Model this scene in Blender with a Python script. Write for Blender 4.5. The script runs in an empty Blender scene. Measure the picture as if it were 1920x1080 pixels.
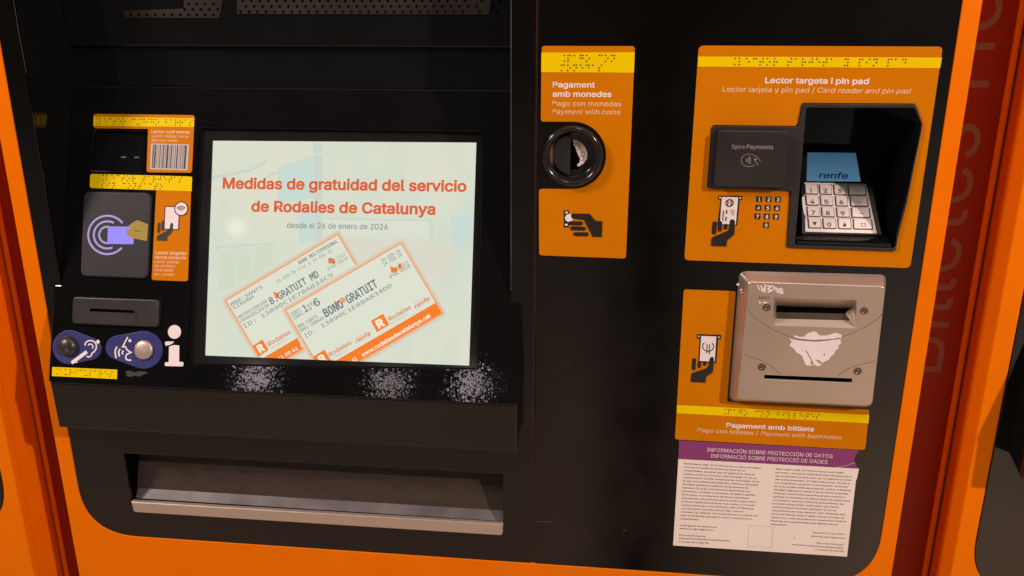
import bpy, bmesh, math, os, random
from mathutils import Vector, Matrix
random.seed(7)
R = math.radians
scene = bpy.context.scene
COL = scene.collection

# ------------------------------------------------------------------ camera
F_PX, PITCH, YAW, ROLL = 1602.76, 0.309632, 0.111372, 0.000208
CAM = Vector((0.0, -1.04, 1.55))
_cp, _sp, _cy, _sy = math.cos(PITCH), math.sin(PITCH), math.cos(YAW), math.sin(YAW)
_cr, _sr = math.cos(ROLL), math.sin(ROLL)
RZ = Matrix(((_cy, -_sy, 0), (_sy, _cy, 0), (0, 0, 1)))
RX = Matrix(((1, 0, 0), (0, _cp, _sp), (0, -_sp, _cp)))
RR = Matrix(((_cr, 0, _sr), (0, 1, 0), (-_sr, 0, _cr)))
CM = RZ @ RX @ RR                       # columns: right, forward, up
cam_data = bpy.data.cameras.new('camera')
cam = bpy.data.objects.new('camera', cam_data)
COL.objects.link(cam)
rt, fw, up = CM.col[0], CM.col[1], CM.col[2]
cam.matrix_world = Matrix(((rt[0], up[0], -fw[0], CAM[0]), (rt[1], up[1], -fw[1], CAM[1]),
                           (rt[2], up[2], -fw[2], CAM[2]), (0, 0, 0, 1)))
cam_data.sensor_width = 36
cam_data.lens = 36 * F_PX / 1920
cam_data.clip_start = 0.01
cam_data.clip_end = 200
scene.camera = cam

# ------------------------------------------------------------------ world: dim station hall
world = bpy.data.worlds.new('World')
scene.world = world
world.use_nodes = True
wn, wl = world.node_tree.nodes, world.node_tree.links
wn.clear()
w_out = wn.new('ShaderNodeOutputWorld')
w_bg = wn.new('ShaderNodeBackground')
w_tc = wn.new('ShaderNodeTexCoord')
w_sep = wn.new('ShaderNodeSeparateXYZ')
wl.new(w_tc.outputs['Generated'], w_sep.inputs[0])
w_ramp = wn.new('ShaderNodeValToRGB')            # brightness by elevation: floor, far hall, ceiling
w_map = wn.new('ShaderNodeMapRange')
w_map.inputs['From Min'].default_value = -1
w_map.inputs['From Max'].default_value = 1
wl.new(w_sep.outputs['Z'], w_map.inputs['Value'])
wl.new(w_map.outputs['Result'], w_ramp.inputs['Fac'])
el = w_ramp.color_ramp.elements
el[0].position, el[0].color = 0.0, (0.42, 0.26, 0.165, 1)
el[1].position, el[1].color = 1.0, (0.62, 0.50, 0.46, 1)
for pos, c in ((0.26, (0.42, 0.265, 0.175, 1)), (0.33, (0.25, 0.178, 0.132, 1)), (0.41, (0.13, 0.115, 0.105, 1)),
               (0.47, (0.04, 0.037, 0.035, 1)), (0.55, (0.02, 0.02, 0.02, 1)), (0.80, (0.035, 0.031, 0.03, 1)), (0.92, (0.34, 0.28, 0.26, 1))):
    e = el.new(pos)
    e.color = c
w_neg = wn.new('ShaderNodeMath'); w_neg.operation = 'MULTIPLY'; w_neg.inputs[1].default_value = -1
wl.new(w_sep.outputs['Y'], w_neg.inputs[0])
w_at = wn.new('ShaderNodeMath'); w_at.operation = 'ARCTAN2'
wl.new(w_sep.outputs['X'], w_at.inputs[0]); wl.new(w_neg.outputs[0], w_at.inputs[1])
w_az = wn.new('ShaderNodeMapRange')
w_az.inputs['From Min'].default_value = R(-60); w_az.inputs['From Max'].default_value = R(60)
wl.new(w_at.outputs[0], w_az.inputs['Value'])
w_azr = wn.new('ShaderNodeValToRGB')             # pillars and openings round the hall
wl.new(w_az.outputs['Result'], w_azr.inputs['Fac'])
ar = w_azr.color_ramp.elements
def azp(d): return (d + 60) / 120
ar[0].position, ar[0].color = azp(-50), (0.9, 0.9, 0.9, 1)
ar[1].position, ar[1].color = azp(50), (1.0, 1.0, 1.0, 1)
for d, v in ((-14, 0.95), (-6, 0.9), (-2.5, 1.15), (0.2, 1.0), (1.2, 0.08), (4.4, 0.04), (6.0, 0.8), (8, 0.8), (12, 1.2), (16, 1.9), (22, 2.6)):
    e = ar.new(azp(d)); e.color = (v, v, v, 1)
w_mul = wn.new('ShaderNodeMix'); w_mul.data_type = 'RGBA'; w_mul.blend_type = 'MULTIPLY'
w_mul.inputs['Factor'].default_value = 1
wl.new(w_ramp.outputs['Color'], w_mul.inputs['A']); wl.new(w_azr.outputs['Color'], w_mul.inputs['B'])
wl.new(w_mul.outputs['Result'], w_bg.inputs['Color'])
w_bg.inputs['Strength'].default_value = 1.25
wl.new(w_bg.outputs[0], w_out.inputs[0])

# ------------------------------------------------------------------ lamps on the station ceiling
def lamp(name, loc, radius, radiance, color, target):
    ld = bpy.data.lights.new(name, 'AREA')
    ld.shape = 'DISK'
    ld.size = radius * 2
    ld.energy = radiance * math.pi * math.pi * radius * radius
    ld.color = color
    o = bpy.data.objects.new(name, ld)
    COL.objects.link(o)
    o.location = loc
    d = Vector(target) - Vector(loc)
    o.rotation_euler = d.to_track_quat('-Z', 'Y').to_euler()
    o['label'] = 'round ceiling lamp of the station hall'
    o['category'] = 'lamp'
    return o
TGT = (-0.1, 0, 1.1)
lamp('ceiling_lamp', (0.35, -0.95, 3.10), 0.15, 24, (1.0, 0.80, 0.74), TGT)
lamp('ceiling_lamp', (2.42, -2.12, 2.95), 0.06, 2780, (1.0, 0.76, 0.66), TGT)
lamp('ceiling_lamp', (-2.55, -1.45, 3.10), 0.30, 92, (1.0, 0.79, 0.70), TGT)
lamp('ceiling_lamp', (-3.68, -7.58, 3.15), 0.13, 7.5, (1.0, 0.82, 0.86), TGT)
lamp('ceiling_lamp', (-2.19, -7.50, 3.15), 0.13, 5, (1.0, 0.82, 0.86), TGT)
lamp('ceiling_lamp', (-1.25, -7.01, 3.04), 0.12, 7, (1.0, 0.82, 0.90), TGT)
lamp('ceiling_lamp', (-2.42, -3.85, 3.15), 0.05, 5, (1.0, 0.85, 0.60), TGT)
lamp('ceiling_lamp', (-2.23, -5.60, 3.15), 0.05, 5, (1.0, 0.85, 0.60), TGT)

vs = scene.view_settings
vs.view_transform = 'Standard'
vs.look = 'None'
vs.exposure = 0.0
vs.gamma = 1.0
vs.use_curve_mapping = False

# ------------------------------------------------------------------ fonts that ship with Blender
def load_font(fn):
    try:
        return bpy.data.fonts.load(os.path.join(bpy.utils.system_resource('DATAFILES'), 'fonts', fn))
    except Exception:
        return None
SANS, MONO = load_font('Inter.woff2'), load_font('DejaVuSansMono.woff2')

# ------------------------------------------------------------------ planes: a pixel of the photo becomes a point on a real surface
class Plane:
    def __init__(s, p0, v):
        s.p0 = Vector(p0); s.u = Vector((1, 0, 0)); s.v = Vector(v).normalized(); s.n = s.u.cross(s.v)
    def loc(s, p):
        d = CM @ Vector(((p[0] - 960) / F_PX, 1, -(p[1] - 540) / F_PX))
        t = (s.p0 - CAM).dot(s.n) / d.dot(s.n)
        q = CAM + d * t - s.p0
        return Vector((q.dot(s.u), q.dot(s.v)))
    def at(s, uv, h=0.0):
        return s.p0 + s.u * uv[0] + s.v * uv[1] + s.n * h
    def world(s, p, h=0.0): return s.at(s.loc(p), h)
    def m(s, p):                                   # metres per pixel here
        return ((s.loc((p[0] + 4, p[1])) - s.loc((p[0] - 4, p[1]))).length) / 8
    def mat(s, h=0.0):
        o = s.at((0, 0), h)
        return Matrix(((s.u[0], s.v[0], s.n[0], o[0]), (s.u[1], s.v[1], s.n[1], o[1]), (s.u[2], s.v[2], s.n[2], o[2]), (0, 0, 0, 1)))
    def off(s, h): 
        return Plane(s.p0 + s.n * h, s.v)
H0 = 1.55
FAS = Plane((0, 0, H0), (0, 0, 1))
TILT = R(20)
PAN = Plane((0, 0.0037, H0 - 0.3387), (0, math.sin(TILT), math.cos(TILT)))
PTILT = R(43)

# ------------------------------------------------------------------ materials
def mat(name, color, rough=0.5, metal=0.0, bump=0.0, scale=300.0, var=0.06, spec=0.5, emit=None, estr=1.0, rvar=0.08, stretch=None, coat=0.0):
    m = bpy.data.materials.new(name)
    m.use_nodes = True
    n, l = m.node_tree.nodes, m.node_tree.links
    b = n['Principled BSDF']
    b.inputs['Metallic'].default_value = metal
    b.inputs['Specular IOR Level'].default_value = spec
    b.inputs['Coat Weight'].default_value = coat
    tc = n.new('ShaderNodeTexCoord')
    src = tc.outputs['Object']
    if stretch:
        mp = n.new('ShaderNodeMapping'); mp.inputs['Scale'].default_value = stretch
        l.new(src, mp.inputs['Vector']); src = mp.outputs['Vector']
    nz = n.new('ShaderNodeTexNoise')
    nz.inputs['Scale'].default_value = 14 if not stretch else 40
    nz.inputs['Detail'].default_value = 5
    l.new(src, nz.inputs['Vector'])
    mr = n.new('ShaderNodeMapRange')
    mr.inputs['From Min'].default_value = 0.3; mr.inputs['From Max'].default_value = 0.7
    mr.inputs['To Min'].default_value = 1 - var; mr.inputs['To Max'].default_value = 1 + var
    l.new(nz.outputs['Fac'], mr.inputs['Value'])
    mx = n.new('ShaderNodeMix'); mx.data_type = 'RGBA'; mx.blend_type = 'MULTIPLY'
    mx.inputs['Factor'].default_value = 1
    mx.inputs['A'].default_value = (*color, 1)
    l.new(mr.outputs['Result'], mx.inputs['B'])
    l.new(mx.outputs['Result'], b.inputs['Base Color'])
    r2 = n.new('ShaderNodeMapRange')
    r2.inputs['From Min'].default_value = 0.3; r2.inputs['From Max'].default_value = 0.7
    r2.inputs['To Min'].default_value = max(0.02, rough - rvar); r2.inputs['To Max'].default_value = min(1, rough + rvar)
    l.new(nz.outputs['Fac'], r2.inputs['Value'])
    l.new(r2.outputs['Result'], b.inputs['Roughness'])
    if bump:
        bz = n.new('ShaderNodeTexNoise')
        bz.inputs['Scale'].default_value = scale; bz.inputs['Detail'].default_value = 2
        l.new(src, bz.inputs['Vector'])
        bp = n.new('ShaderNodeBump')
        bp.inputs['Strength'].default_value = 1.0
        bp.inputs['Distance'].default_value = bump
        l.new(bz.outputs['Fac'], bp.inputs['Height'])
        l.new(bp.outputs['Normal'], b.inputs['Normal'])
    if emit:
        b.inputs['Emission Color'].default_value = (*emit, 1)
        b.inputs['Emission Strength'].default_value = estr
    return m
def facet(m, scale, k, amount_small=0.0):
    """fine moulded grain: each grain of the coat tilts its own way"""
    n, l = m.node_tree.nodes, m.node_tree.links
    b = n['Principled BSDF']
    tc = n.new('ShaderNodeTexCoord')
    wob = n.new('ShaderNodeTexNoise'); wob.inputs['Scale'].default_value = scale * 0.7
    l.new(tc.outputs['Object'], wob.inputs['Vector'])
    ws = n.new('ShaderNodeVectorMath'); ws.operation = 'SCALE'; ws.inputs['Scale'].default_value = 0.0022
    l.new(wob.outputs['Color'], ws.inputs[0])
    wa = n.new('ShaderNodeVectorMath'); wa.operation = 'ADD'
    l.new(tc.outputs['Object'], wa.inputs[0]); l.new(ws.outputs[0], wa.inputs[1])
    v = n.new('ShaderNodeTexVoronoi'); v.inputs['Scale'].default_value = scale
    l.new(wa.outputs[0], v.inputs['Vector'])
    v2 = n.new('ShaderNodeTexVoronoi'); v2.inputs['Scale'].default_value = scale * 1.31
    l.new(wa.outputs[0], v2.inputs['Vector'])
    av = n.new('ShaderNodeVectorMath'); av.operation = 'ADD'       # sum of two: most grains tilt little, few tilt much
    l.new(v.outputs['Color'], av.inputs[0]); l.new(v2.outputs['Color'], av.inputs[1])
    sb = n.new('ShaderNodeVectorMath'); sb.operation = 'SUBTRACT'; sb.inputs[1].default_value = (1.0, 1.0, 1.0)
    l.new(av.outputs[0], sb.inputs[0])
    sc = n.new('ShaderNodeVectorMath'); sc.operation = 'SCALE'; sc.inputs['Scale'].default_value = k
    l.new(sb.outputs[0], sc.inputs[0])
    ge = n.new('ShaderNodeNewGeometry')
    ad = n.new('ShaderNodeVectorMath'); ad.operation = 'ADD'
    l.new(ge.outputs['Normal'], ad.inputs[0]); l.new(sc.outputs[0], ad.inputs[1])
    nm = n.new('ShaderNodeVectorMath'); nm.operation = 'NORMALIZE'
    l.new(ad.outputs[0], nm.inputs[0]); l.new(nm.outputs[0], b.inputs['Normal'])
M = {}
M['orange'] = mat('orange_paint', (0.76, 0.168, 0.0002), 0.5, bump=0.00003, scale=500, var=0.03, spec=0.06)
M['panel_orange'] = mat('deep_orange_paint', (0.26, 0.020, 0.0006), 0.45, spec=0.2, bump=0.00003, scale=500, var=0.05)  # frame orange darkened: the shade of the gap is in this colour
M['panel_text'] = mat('faded_white_lettering', (0.24, 0.085, 0.045), 0.6)  # white print, toned down along with the panel's shade
M['fascia'] = mat('black_door_coating', (0.0026, 0.0022, 0.0020), 0.13, bump=0.000008, scale=500, var=0.15, rvar=0.04)
M['texture_black'] = mat('orange_peel_black', (0.004, 0.004, 0.0042), 0.045, var=0.15, rvar=0.015)
facet(M['texture_black'], 440, 0.0135)
M['gloss_black'] = mat('gloss_black_plastic', (0.005, 0.005, 0.006), 0.05, rvar=0.02)
M['satin_black'] = mat('satin_black_plastic', (0.022, 0.021, 0.021), 0.35, bump=0.00008, scale=900)
M['ring_black'] = mat('ring_plastic', (0.012, 0.011, 0.011), 0.16, rvar=0.04)
M['dark_plastic'] = mat('dark_plastic', (0.017, 0.0148, 0.0148), 0.40, bump=0.00005, scale=900)
M['bezel'] = mat('screen_surround', (0.010, 0.010, 0.011), 0.12, rvar=0.03)
M['void'] = mat('dark_opening', (0.002, 0.002, 0.002), 0.8, spec=0.0)
M['grille'] = mat('speaker_plate', (0.016, 0.013, 0.008), 0.40)
M['sign_orange'] = mat('sign_orange', (0.545, 0.172, 0.0003), 0.45, var=0.04, spec=0.05)
M['sign_yellow'] = mat('sign_yellow', (0.76, 0.565, 0.0005), 0.45, var=0.04, spec=0.05)
M['sign_white'] = mat('sign_white', (0.76, 0.70, 0.72), 0.5, spec=0.2)
M['sign_edge'] = mat('sticker_edge', (0.70, 0.34, 0.13), 0.5)
M['ink'] = mat('black_ink', (0.012, 0.010, 0.010), 0.45)
M['dot'] = mat('braille_dot', (0.030, 0.014, 0.003), 0.35)
M['grey_ink'] = mat('grey_ink', (0.085, 0.075, 0.075), 0.5)
M['body_ink'] = mat('notice_ink', (0.10, 0.08, 0.08), 0.6)
M['paper'] = mat('notice_paper', (0.78, 0.71, 0.66), 0.5, var=0.03, spec=0.2)
M['purple'] = mat('notice_purple', (0.21, 0.035, 0.155), 0.5, var=0.06)
M['blue'] = mat('sign_blue', (0.022, 0.027, 0.15), 0.42)
M['steel'] = mat('brushed_steel', (0.54, 0.45, 0.39), 0.38, metal=0.6, bump=0.00002, scale=60, var=0.10, stretch=(1.5, 30, 30))
M['steel_dark'] = mat('scuffed_steel', (0.10, 0.076, 0.060), 0.30, metal=0.5, var=0.10, rvar=0.03, stretch=(1, 2, 2))
M['steel_blue'] = mat('bare_steel_strip', (0.15, 0.14, 0.145), 0.4, metal=0.4, var=0.25)
M['silver'] = mat('silver_paint', (0.54, 0.45, 0.375), 0.34, metal=0.72, var=0.05, rvar=0.04)
M['groove'] = mat('groove_shadow', (0.05, 0.04, 0.035), 0.8)
M['silver_edge'] = mat('groove_edge', (0.62, 0.52, 0.46), 0.4, metal=0.4)  # lighter silver, paints the highlight along groove and slot edges
M['key'] = mat('steel_key', (0.78, 0.72, 0.68), 0.38, metal=0.15, var=0.05)
M['key_ink'] = mat('key_print', (0.035, 0.03, 0.03), 0.5)
M['key_plate'] = mat('steel_key_plate', (0.84, 0.76, 0.71), 0.38, metal=0.15, var=0.05)
M['reader_grey'] = mat('reader_grey', (0.030, 0.032, 0.038), 0.5, spec=0.2)
M['socket'] = mat('socket_rubber', (0.028, 0.024, 0.022), 0.35)
M['coin_label'] = mat('coin_label', (0.62, 0.57, 0.53), 0.5)
M['barwhite'] = mat('barcode_white', (0.46, 0.42, 0.42), 0.5)
M['dim_print'] = mat('dim_print', (0.26, 0.235, 0.225), 0.5)
M['soft_white'] = mat('thin_white_print', (0.78, 0.55, 0.38), 0.5)
M['seam'] = mat('door_seam', (0.20, 0.085, 0.045), 0.5)
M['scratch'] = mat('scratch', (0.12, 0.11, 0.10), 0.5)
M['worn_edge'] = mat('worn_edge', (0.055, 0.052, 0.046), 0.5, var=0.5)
M['smudge'] = mat('worn_label', (0.035, 0.034, 0.033), 0.8)

def emat(name, color, s=1.0):
    m = bpy.data.materials.new(name)
    m.use_nodes = True
    b = m.node_tree.nodes['Principled BSDF']
    b.inputs['Base Color'].default_value = (0.01, 0.01, 0.01, 1)
    b.inputs['Roughness'].default_value = 0.5
    b.inputs['Specular IOR Level'].default_value = 0.0
    b.inputs['Base Color'].default_value = (0, 0, 0, 1)
    b.inputs['Emission Color'].default_value = (*color, 1)
    b.inputs['Emission Strength'].default_value = s
    return m
def srgb(r, g, b):
    return tuple(((c / 255) / 12.92 if c <= 10 else ((c / 255 + 0.055) / 1.055) ** 2.4) for c in (r, g, b))

def display_mat():                                   # the pale station picture behind the screen's text
    m = emat('display_picture', (1, 1, 1))
    n, l = m.node_tree.nodes, m.node_tree.links
    b = n['Principled BSDF']
    tc = n.new('ShaderNodeTexCoord')
    def layer(scale, lo, hi, stretch):
        mp = n.new('ShaderNodeMapping'); mp.inputs['Scale'].default_value = stretch
        l.new(tc.outputs['Object'], mp.inputs['Vector'])
        v = n.new('ShaderNodeTexVoronoi'); v.distance = 'CHEBYCHEV'; v.inputs['Scale'].default_value = scale
        l.new(mp.outputs[0], v.inputs['Vector'])
        return v.outputs['Color'], v.outputs['Distance']
    c1, d1 = layer(20, 0, 1, (1.9, 1, 0.8))
    c2, d2 = layer(46, 0, 1, (0.6, 1, 2.2))
    nz = n.new('ShaderNodeTexNoise'); nz.inputs['Scale'].default_value = 9; nz.inputs['Detail'].default_value = 4
    l.new(tc.outputs['Object'], nz.inputs['Vector'])
    base = n.new('ShaderNodeValToRGB')
    e = base.color_ramp.elements
    e[0].position, e[0].color = 0.32, (*srgb(222, 222, 202), 1)
    e[1].position, e[1].color = 0.68, (*srgb(208, 219, 203), 1)
    k = e.new(0.5); k.color = (*srgb(217, 222, 204), 1)
    l.new(nz.outputs['Fac'], base.inputs['Fac'])
    def mixin(src, fac_col, amt, colr):
        sp = n.new('ShaderNodeSeparateColor'); l.new(fac_col, sp.inputs[0])
        mr = n.new('ShaderNodeMapRange'); mr.inputs['From Min'].default_value = 0.45; mr.inputs['From Max'].default_value = 0.95
        mr.inputs['To Max'].default_value = amt
        l.new(sp.outputs[0], mr.inputs['Value'])
        x = n.new('ShaderNodeMix'); x.data_type = 'RGBA'
        l.new(mr.outputs[0], x.inputs['Factor']); l.new(src, x.inputs['A']); x.inputs['B'].default_value = (*colr, 1)
        return x.outputs['Result']
    s = mixin(base.outputs['Color'], c1, 0.22, srgb(196, 214, 206))
    s = mixin(s, c2, 0.14, srgb(228, 220, 206))
    l.new(s, b.inputs['Emission Color'])
    b.inputs['Emission Strength'].default_value = 1.0
    b.inputs['Roughness'].default_value = 0.06
    b.inputs['Specular IOR Level'].default_value = 0.5
    return m
M['display'] = display_mat()
M['e_title'] = emat('screen_orange_text', srgb(222, 98, 56))
M['e_grey'] = emat('screen_grey_text', srgb(134, 140, 134))
M['e_dark'] = emat('screen_ticket_ink', srgb(142, 148, 146))
M['e_bold'] = emat('screen_ticket_bold', srgb(118, 124, 132))
M['e_orange'] = emat('screen_ticket_orange', srgb(247, 128, 44))
M['e_ora2'] = emat('screen_ticket_red', srgb(222, 122, 84))
M['e_paper'] = emat('screen_ticket_paper', srgb(222, 226, 208))
M['e_white'] = emat('screen_white', srgb(246, 238, 214))
for i, c in enumerate(((214, 212, 194), (224, 200, 172), (234, 178, 138), (240, 160, 108))):
    M['e_glow%d' % i] = emat('screen_ticket_glow', srgb(*c))
M['e_pin'] = emat('pin_screen_blue', srgb(70, 110, 138), 0.68)
_n, _l = M['e_pin'].node_tree.nodes, M['e_pin'].node_tree.links
_tc = _n.new('ShaderNodeTexCoord'); _sx = _n.new('ShaderNodeSeparateXYZ'); _mr = _n.new('ShaderNodeMapRange'); _cr2 = _n.new('ShaderNodeValToRGB')
_l.new(_tc.outputs['Object'], _sx.inputs[0]); _l.new(_sx.outputs['Z'], _mr.inputs['Value'])
_mr.inputs['From Min'].default_value = -0.018; _mr.inputs['From Max'].default_value = 0.018
_cr2.color_ramp.elements[0].color = (*srgb(92, 138, 166), 1); _cr2.color_ramp.elements[1].color = (*srgb(58, 96, 124), 1)
_l.new(_mr.outputs['Result'], _cr2.inputs['Fac']); _l.new(_cr2.outputs['Color'], _n['Principled BSDF'].inputs['Emission Color'])
M['e_pintext'] = emat('pin_screen_navy', srgb(18, 28, 78), 0.9)
M['e_violet'] = emat('reader_violet', srgb(160, 146, 250))
M['e_arc'] = emat('reader_arc', srgb(178, 160, 216))
M['e_hand'] = emat('reader_hand', srgb(190, 152, 78), 0.85)
M['e_led'] = emat('scanner_led', srgb(120, 122, 128), 0.8)
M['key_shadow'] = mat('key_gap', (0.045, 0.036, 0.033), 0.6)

# ------------------------------------------------------------------ mesh helpers
class Part:
    """collects pieces and links them as ONE mesh object"""
    def __init__(s):
        s.v, s.f, s.mi, s.sm, s.mats = [], [], [], [], []
    def mat_index(s, m):
        if m not in s.mats: s.mats.append(m)
        return s.mats.index(m)
    def raw(s, verts, faces, m, smooth=False):
        k = len(s.v); i = s.mat_index(m)
        s.v += [Vector(v) for v in verts]
        for f in faces:
            s.f.append([k + j for j in f]); s.mi.append(i); s.sm.append(smooth)
    def mesh(s, me, mx, m, smooth=False):
        s.raw([mx @ v.co for v in me.vertices], [list(p.vertices) for p in me.polygons], m, smooth)
    def bm(s, b, m, smooth=False):
        b.verts.index_update()
        s.raw([v.co.copy() for v in b.verts], [[v.index for v in f.verts] for f in b.faces], m, smooth)
        b.free()
    def build(s, name, parent=None, label=None, category=None, group=None, kind=None):
        me = bpy.data.meshes.new(name)
        lo = Vector([min(v[i] for v in s.v) for i in range(3)]); hi = Vector([max(v[i] for v in s.v) for i in range(3)])
        c = (lo + hi) / 2
        me.from_pydata([v - c for v in s.v], [], s.f)
        for m in s.mats: me.materials.append(M[m])
        me.polygons.foreach_set('material_index', s.mi)
        me.polygons.foreach_set('use_smooth', s.sm)
        me.update()
        o = bpy.data.objects.new(name, me)
        COL.objects.link(o)
        if parent:
            o.parent = parent
            pw = Vector((0, 0, 0)); p = parent
            while p: pw += p.location; p = p.parent
            o.location = c - pw
        else:
            o.location = c
        tag(o, label, category, group, kind)
        return o
def tag(o, label=None, category=None, group=None, kind=None):
    if label: o['label'] = label
    if category: o['category'] = category
    if group: o['group'] = group
    if kind: o['kind'] = kind

def rounded(pts, rad, seg=5):
    """round the corners of a closed outline (uv metres); rad a number or one per corner"""
    n = len(pts); out = []
    if not isinstance(rad, (list, tuple)): rad = [rad] * n
    for i in range(n):
        p, a, b = Vector(pts[i]), Vector(pts[i - 1]), Vector(pts[(i + 1) % n])
        r = rad[i]
        if r <= 0: out.append(p); continue
        d1, d2 = (a - p), (b - p)
        l1, l2 = d1.length, d2.length
        d1 /= l1; d2 /= l2
        ang = math.acos(max(-1, min(1, d1.dot(d2))))
        if ang > 3.1: out.append(p); continue
        t = min(r / math.tan(ang / 2), l1 * 0.48, l2 * 0.48)
        p1, p2 = p + d1 * t, p + d2 * t
        for k in range(seg + 1):                    # quadratic corner, close to an arc
            w = k / seg
            q = p1 * (1 - w) ** 2 + p * 2 * w * (1 - w) + p2 * w * w
            out.append(p * 0.12 * 4 * w * (1 - w) * 0 + q)
    return out
def curve_mesh(polys, thick, bevel=0.0, res=2):
    cu = bpy.data.curves.new('c', 'CURVE')
    cu.dimensions = '2D'; cu.fill_mode = 'BOTH'
    cu.extrude = max(0.0, thick / 2 - bevel)
    cu.bevel_depth = bevel; cu.bevel_resolution = res; cu.offset = -bevel
    for poly in polys:
        sp = cu.splines.new('POLY')
        sp.points.add(len(poly) - 1); sp.use_cyclic_u = True
        for p, c in zip(sp.points, poly): p.co = (c[0], c[1], 0, 1)
    ob = bpy.data.objects.new('c', cu)
    me = bpy.data.meshes.new_from_object(ob)
    bpy.data.objects.remove(ob); bpy.data.curves.remove(cu)
    return me
def plate(part, m, plane, polys, h0=0.0, thick=0.0003, bevel=0.0, res=2):
    """polys: outline + holes in plane metres; the solid spans h0..h0+thick along the normal"""
    me = curve_mesh(polys, thick, bevel, res)
    part.mesh(me, plane.mat(h0 + thick / 2), m)
    bpy.data.meshes.remove(me)
def px(plane, pts): return [plane.loc(p) for p in pts]
def decal(part, m, plane, pts, h, rad_px=0, thick=0.00012):
    uv = px(plane, pts)
    if rad_px: uv = rounded(uv, [r * plane.m(pts[0]) for r in rad_px] if isinstance(rad_px, (list, tuple)) else rad_px * plane.m(pts[0]))
    plate(part, m, plane, [uv], h, thick)
def circle_uv(c, r, n=28, a0=0, a1=2 * math.pi, sx=1.0):
    full = abs(a1 - a0 - 2 * math.pi) < 1e-6
    return [Vector((c[0] + sx * r * math.cos(a0 + (a1 - a0) * k / (n if full else n - 1)), c[1] + r * math.sin(a0 + (a1 - a0) * k / (n if full else n - 1)))) for k in range(n)]
def disc(part, m, plane, c, r_px, h, n=28, thick=0.00012, hole_px=None):
    uv = plane.loc(c); s = plane.m(c)
    polys = [circle_uv(uv, r_px * s, n)]
    if hole_px: polys.append(circle_uv(uv, hole_px * s, n))
    plate(part, m, plane, polys, h, thick)
def strip_uv(pts, w, closed=False):
    n = len(pts); L, Rr = [], []
    for i, p in enumerate(pts):
        a = pts[i - 1] if (i > 0 or closed) else None
        b = pts[(i + 1) % n] if (i < n - 1 or closed) else None
        if a is None: t = (b - p).normalized(); k = 1
        elif b is None: t = (p - a).normalized(); k = 1
        else:
            t1, t2 = (p - a).normalized(), (b - p).normalized()
            t = (t1 + t2)
            t = t.normalized() if t.length > 1e-6 else t1
            k = 1 / max(0.5, t.dot(t1))
        nn = Vector((-t[1], t[0])) * (w / 2 * k)
        L.append(p + nn); Rr.append(p - nn)
    return L, Rr
def stroke(part, m, plane, pts, w_px, h, uv=False, closed=False):
    P = pts if uv else px(plane, pts)
    s = w_px if uv else w_px * plane.m(pts[0])
    L, Rr = strip_uv(P, s, closed)
    n = len(P)
    vs = [plane.at(p, h) for p in L] + [plane.at(p, h) for p in Rr]
    fs = [[i, n + i, n + (i + 1) % n, (i + 1) % n] for i in range(n if closed else n - 1)]
    part.raw(vs, fs, m)
def arc_px(c, r, a0, a1, n=16, ry=None):
    ry = ry or r
    return [(c[0] + r * math.cos(R(a0 + (a1 - a0) * k / (n - 1))), c[1] - ry * math.sin(R(a0 + (a1 - a0) * k / (n - 1)))) for k in range(n)]
def pill(part, m, plane, a, b, w_px, h, flat_end=False):
    A, B = plane.loc(a), plane.loc(b); s = plane.m(a) * w_px / 2
    t = (B - A).normalized(); ang = math.atan2(t[1], t[0])
    uv = circle_uv(A, s, 9, ang + math.pi / 2, ang + 1.5 * math.pi) + (
        [B + Vector((-math.sin(-ang) * 0 + t[1], -t[0])) * s, B + Vector((-t[1], t[0])) * s] if flat_end else circle_uv(B, s, 9, ang - math.pi / 2, ang + math.pi / 2))
    plate(part, m, plane, [uv], h, 0.00012)
_CAPS = {}
def text(part, m, s, plane, p0, p1, cap=None, font=None, bold=0.0, shear=0.0, h=0.0005, res=3, sx=None):
    """text whose ink runs from pixel p0 to pixel p1 along its baseline; cap = capital height in pixels"""
    fnt = font or SANS
    def make(body):
        cu = bpy.data.curves.new('t', 'FONT')
        cu.body = body; cu.resolution_u = res; cu.shear = shear
        if bold > 0: cu.bevel_depth = bold; cu.bevel_resolution = 0
        if fnt: cu.font = fnt
        ob = bpy.data.objects.new('t', cu)
        me = bpy.data.meshes.new_from_object(ob)
        bpy.data.objects.remove(ob); bpy.data.curves.remove(cu)
        return me
    me = make(s)
    if not me.vertices: return
    x0 = min(v.co.x for v in me.vertices); x1 = max(v.co.x for v in me.vertices)
    A, B = plane.loc(p0), plane.loc(p1)
    d = B - A; L = d.length; d /= L
    e = Vector((-d[1], d[0]))
    kx = L / (x1 - x0)
    if cap:
        key = fnt.name if fnt else ''
        if key not in _CAPS:
            mm = make('H'); ys = [v.co.y for v in mm.vertices]; _CAPS[key] = max(ys) - min(ys)
            bpy.data.meshes.remove(mm)
        ky = cap * plane.m(p0) / _CAPS[key]
    else: ky = kx
    vs = []
    for v in me.vertices:
        q = A + d * ((v.co.x - x0) * kx) + e * (v.co.y * ky)
        vs.append(plane.at(q, h + (v.co.z + max(0.0, bold)) * kx * 0.12))
    part.raw(vs, [list(p.vertices) for p in me.polygons], m)
    bpy.data.meshes.remove(me)
BR = {'a': '1', 'b': '12', 'c': '14', 'd': '145', 'e': '15', 'f': '124', 'g': '1245', 'h': '125', 'i': '24', 'j': '245', 'k': '13', 'l': '123',
      'm': '134', 'n': '1345', 'o': '135', 'p': '1234', 'q': '12345', 'r': '1235', 's': '234', 't': '2345', 'u': '136', 'v': '1236', 'w': '2456',
      'x': '1346', 'y': '13456', 'z': '1356', 'ó': '346', '^': '46', ' ': ''}
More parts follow.
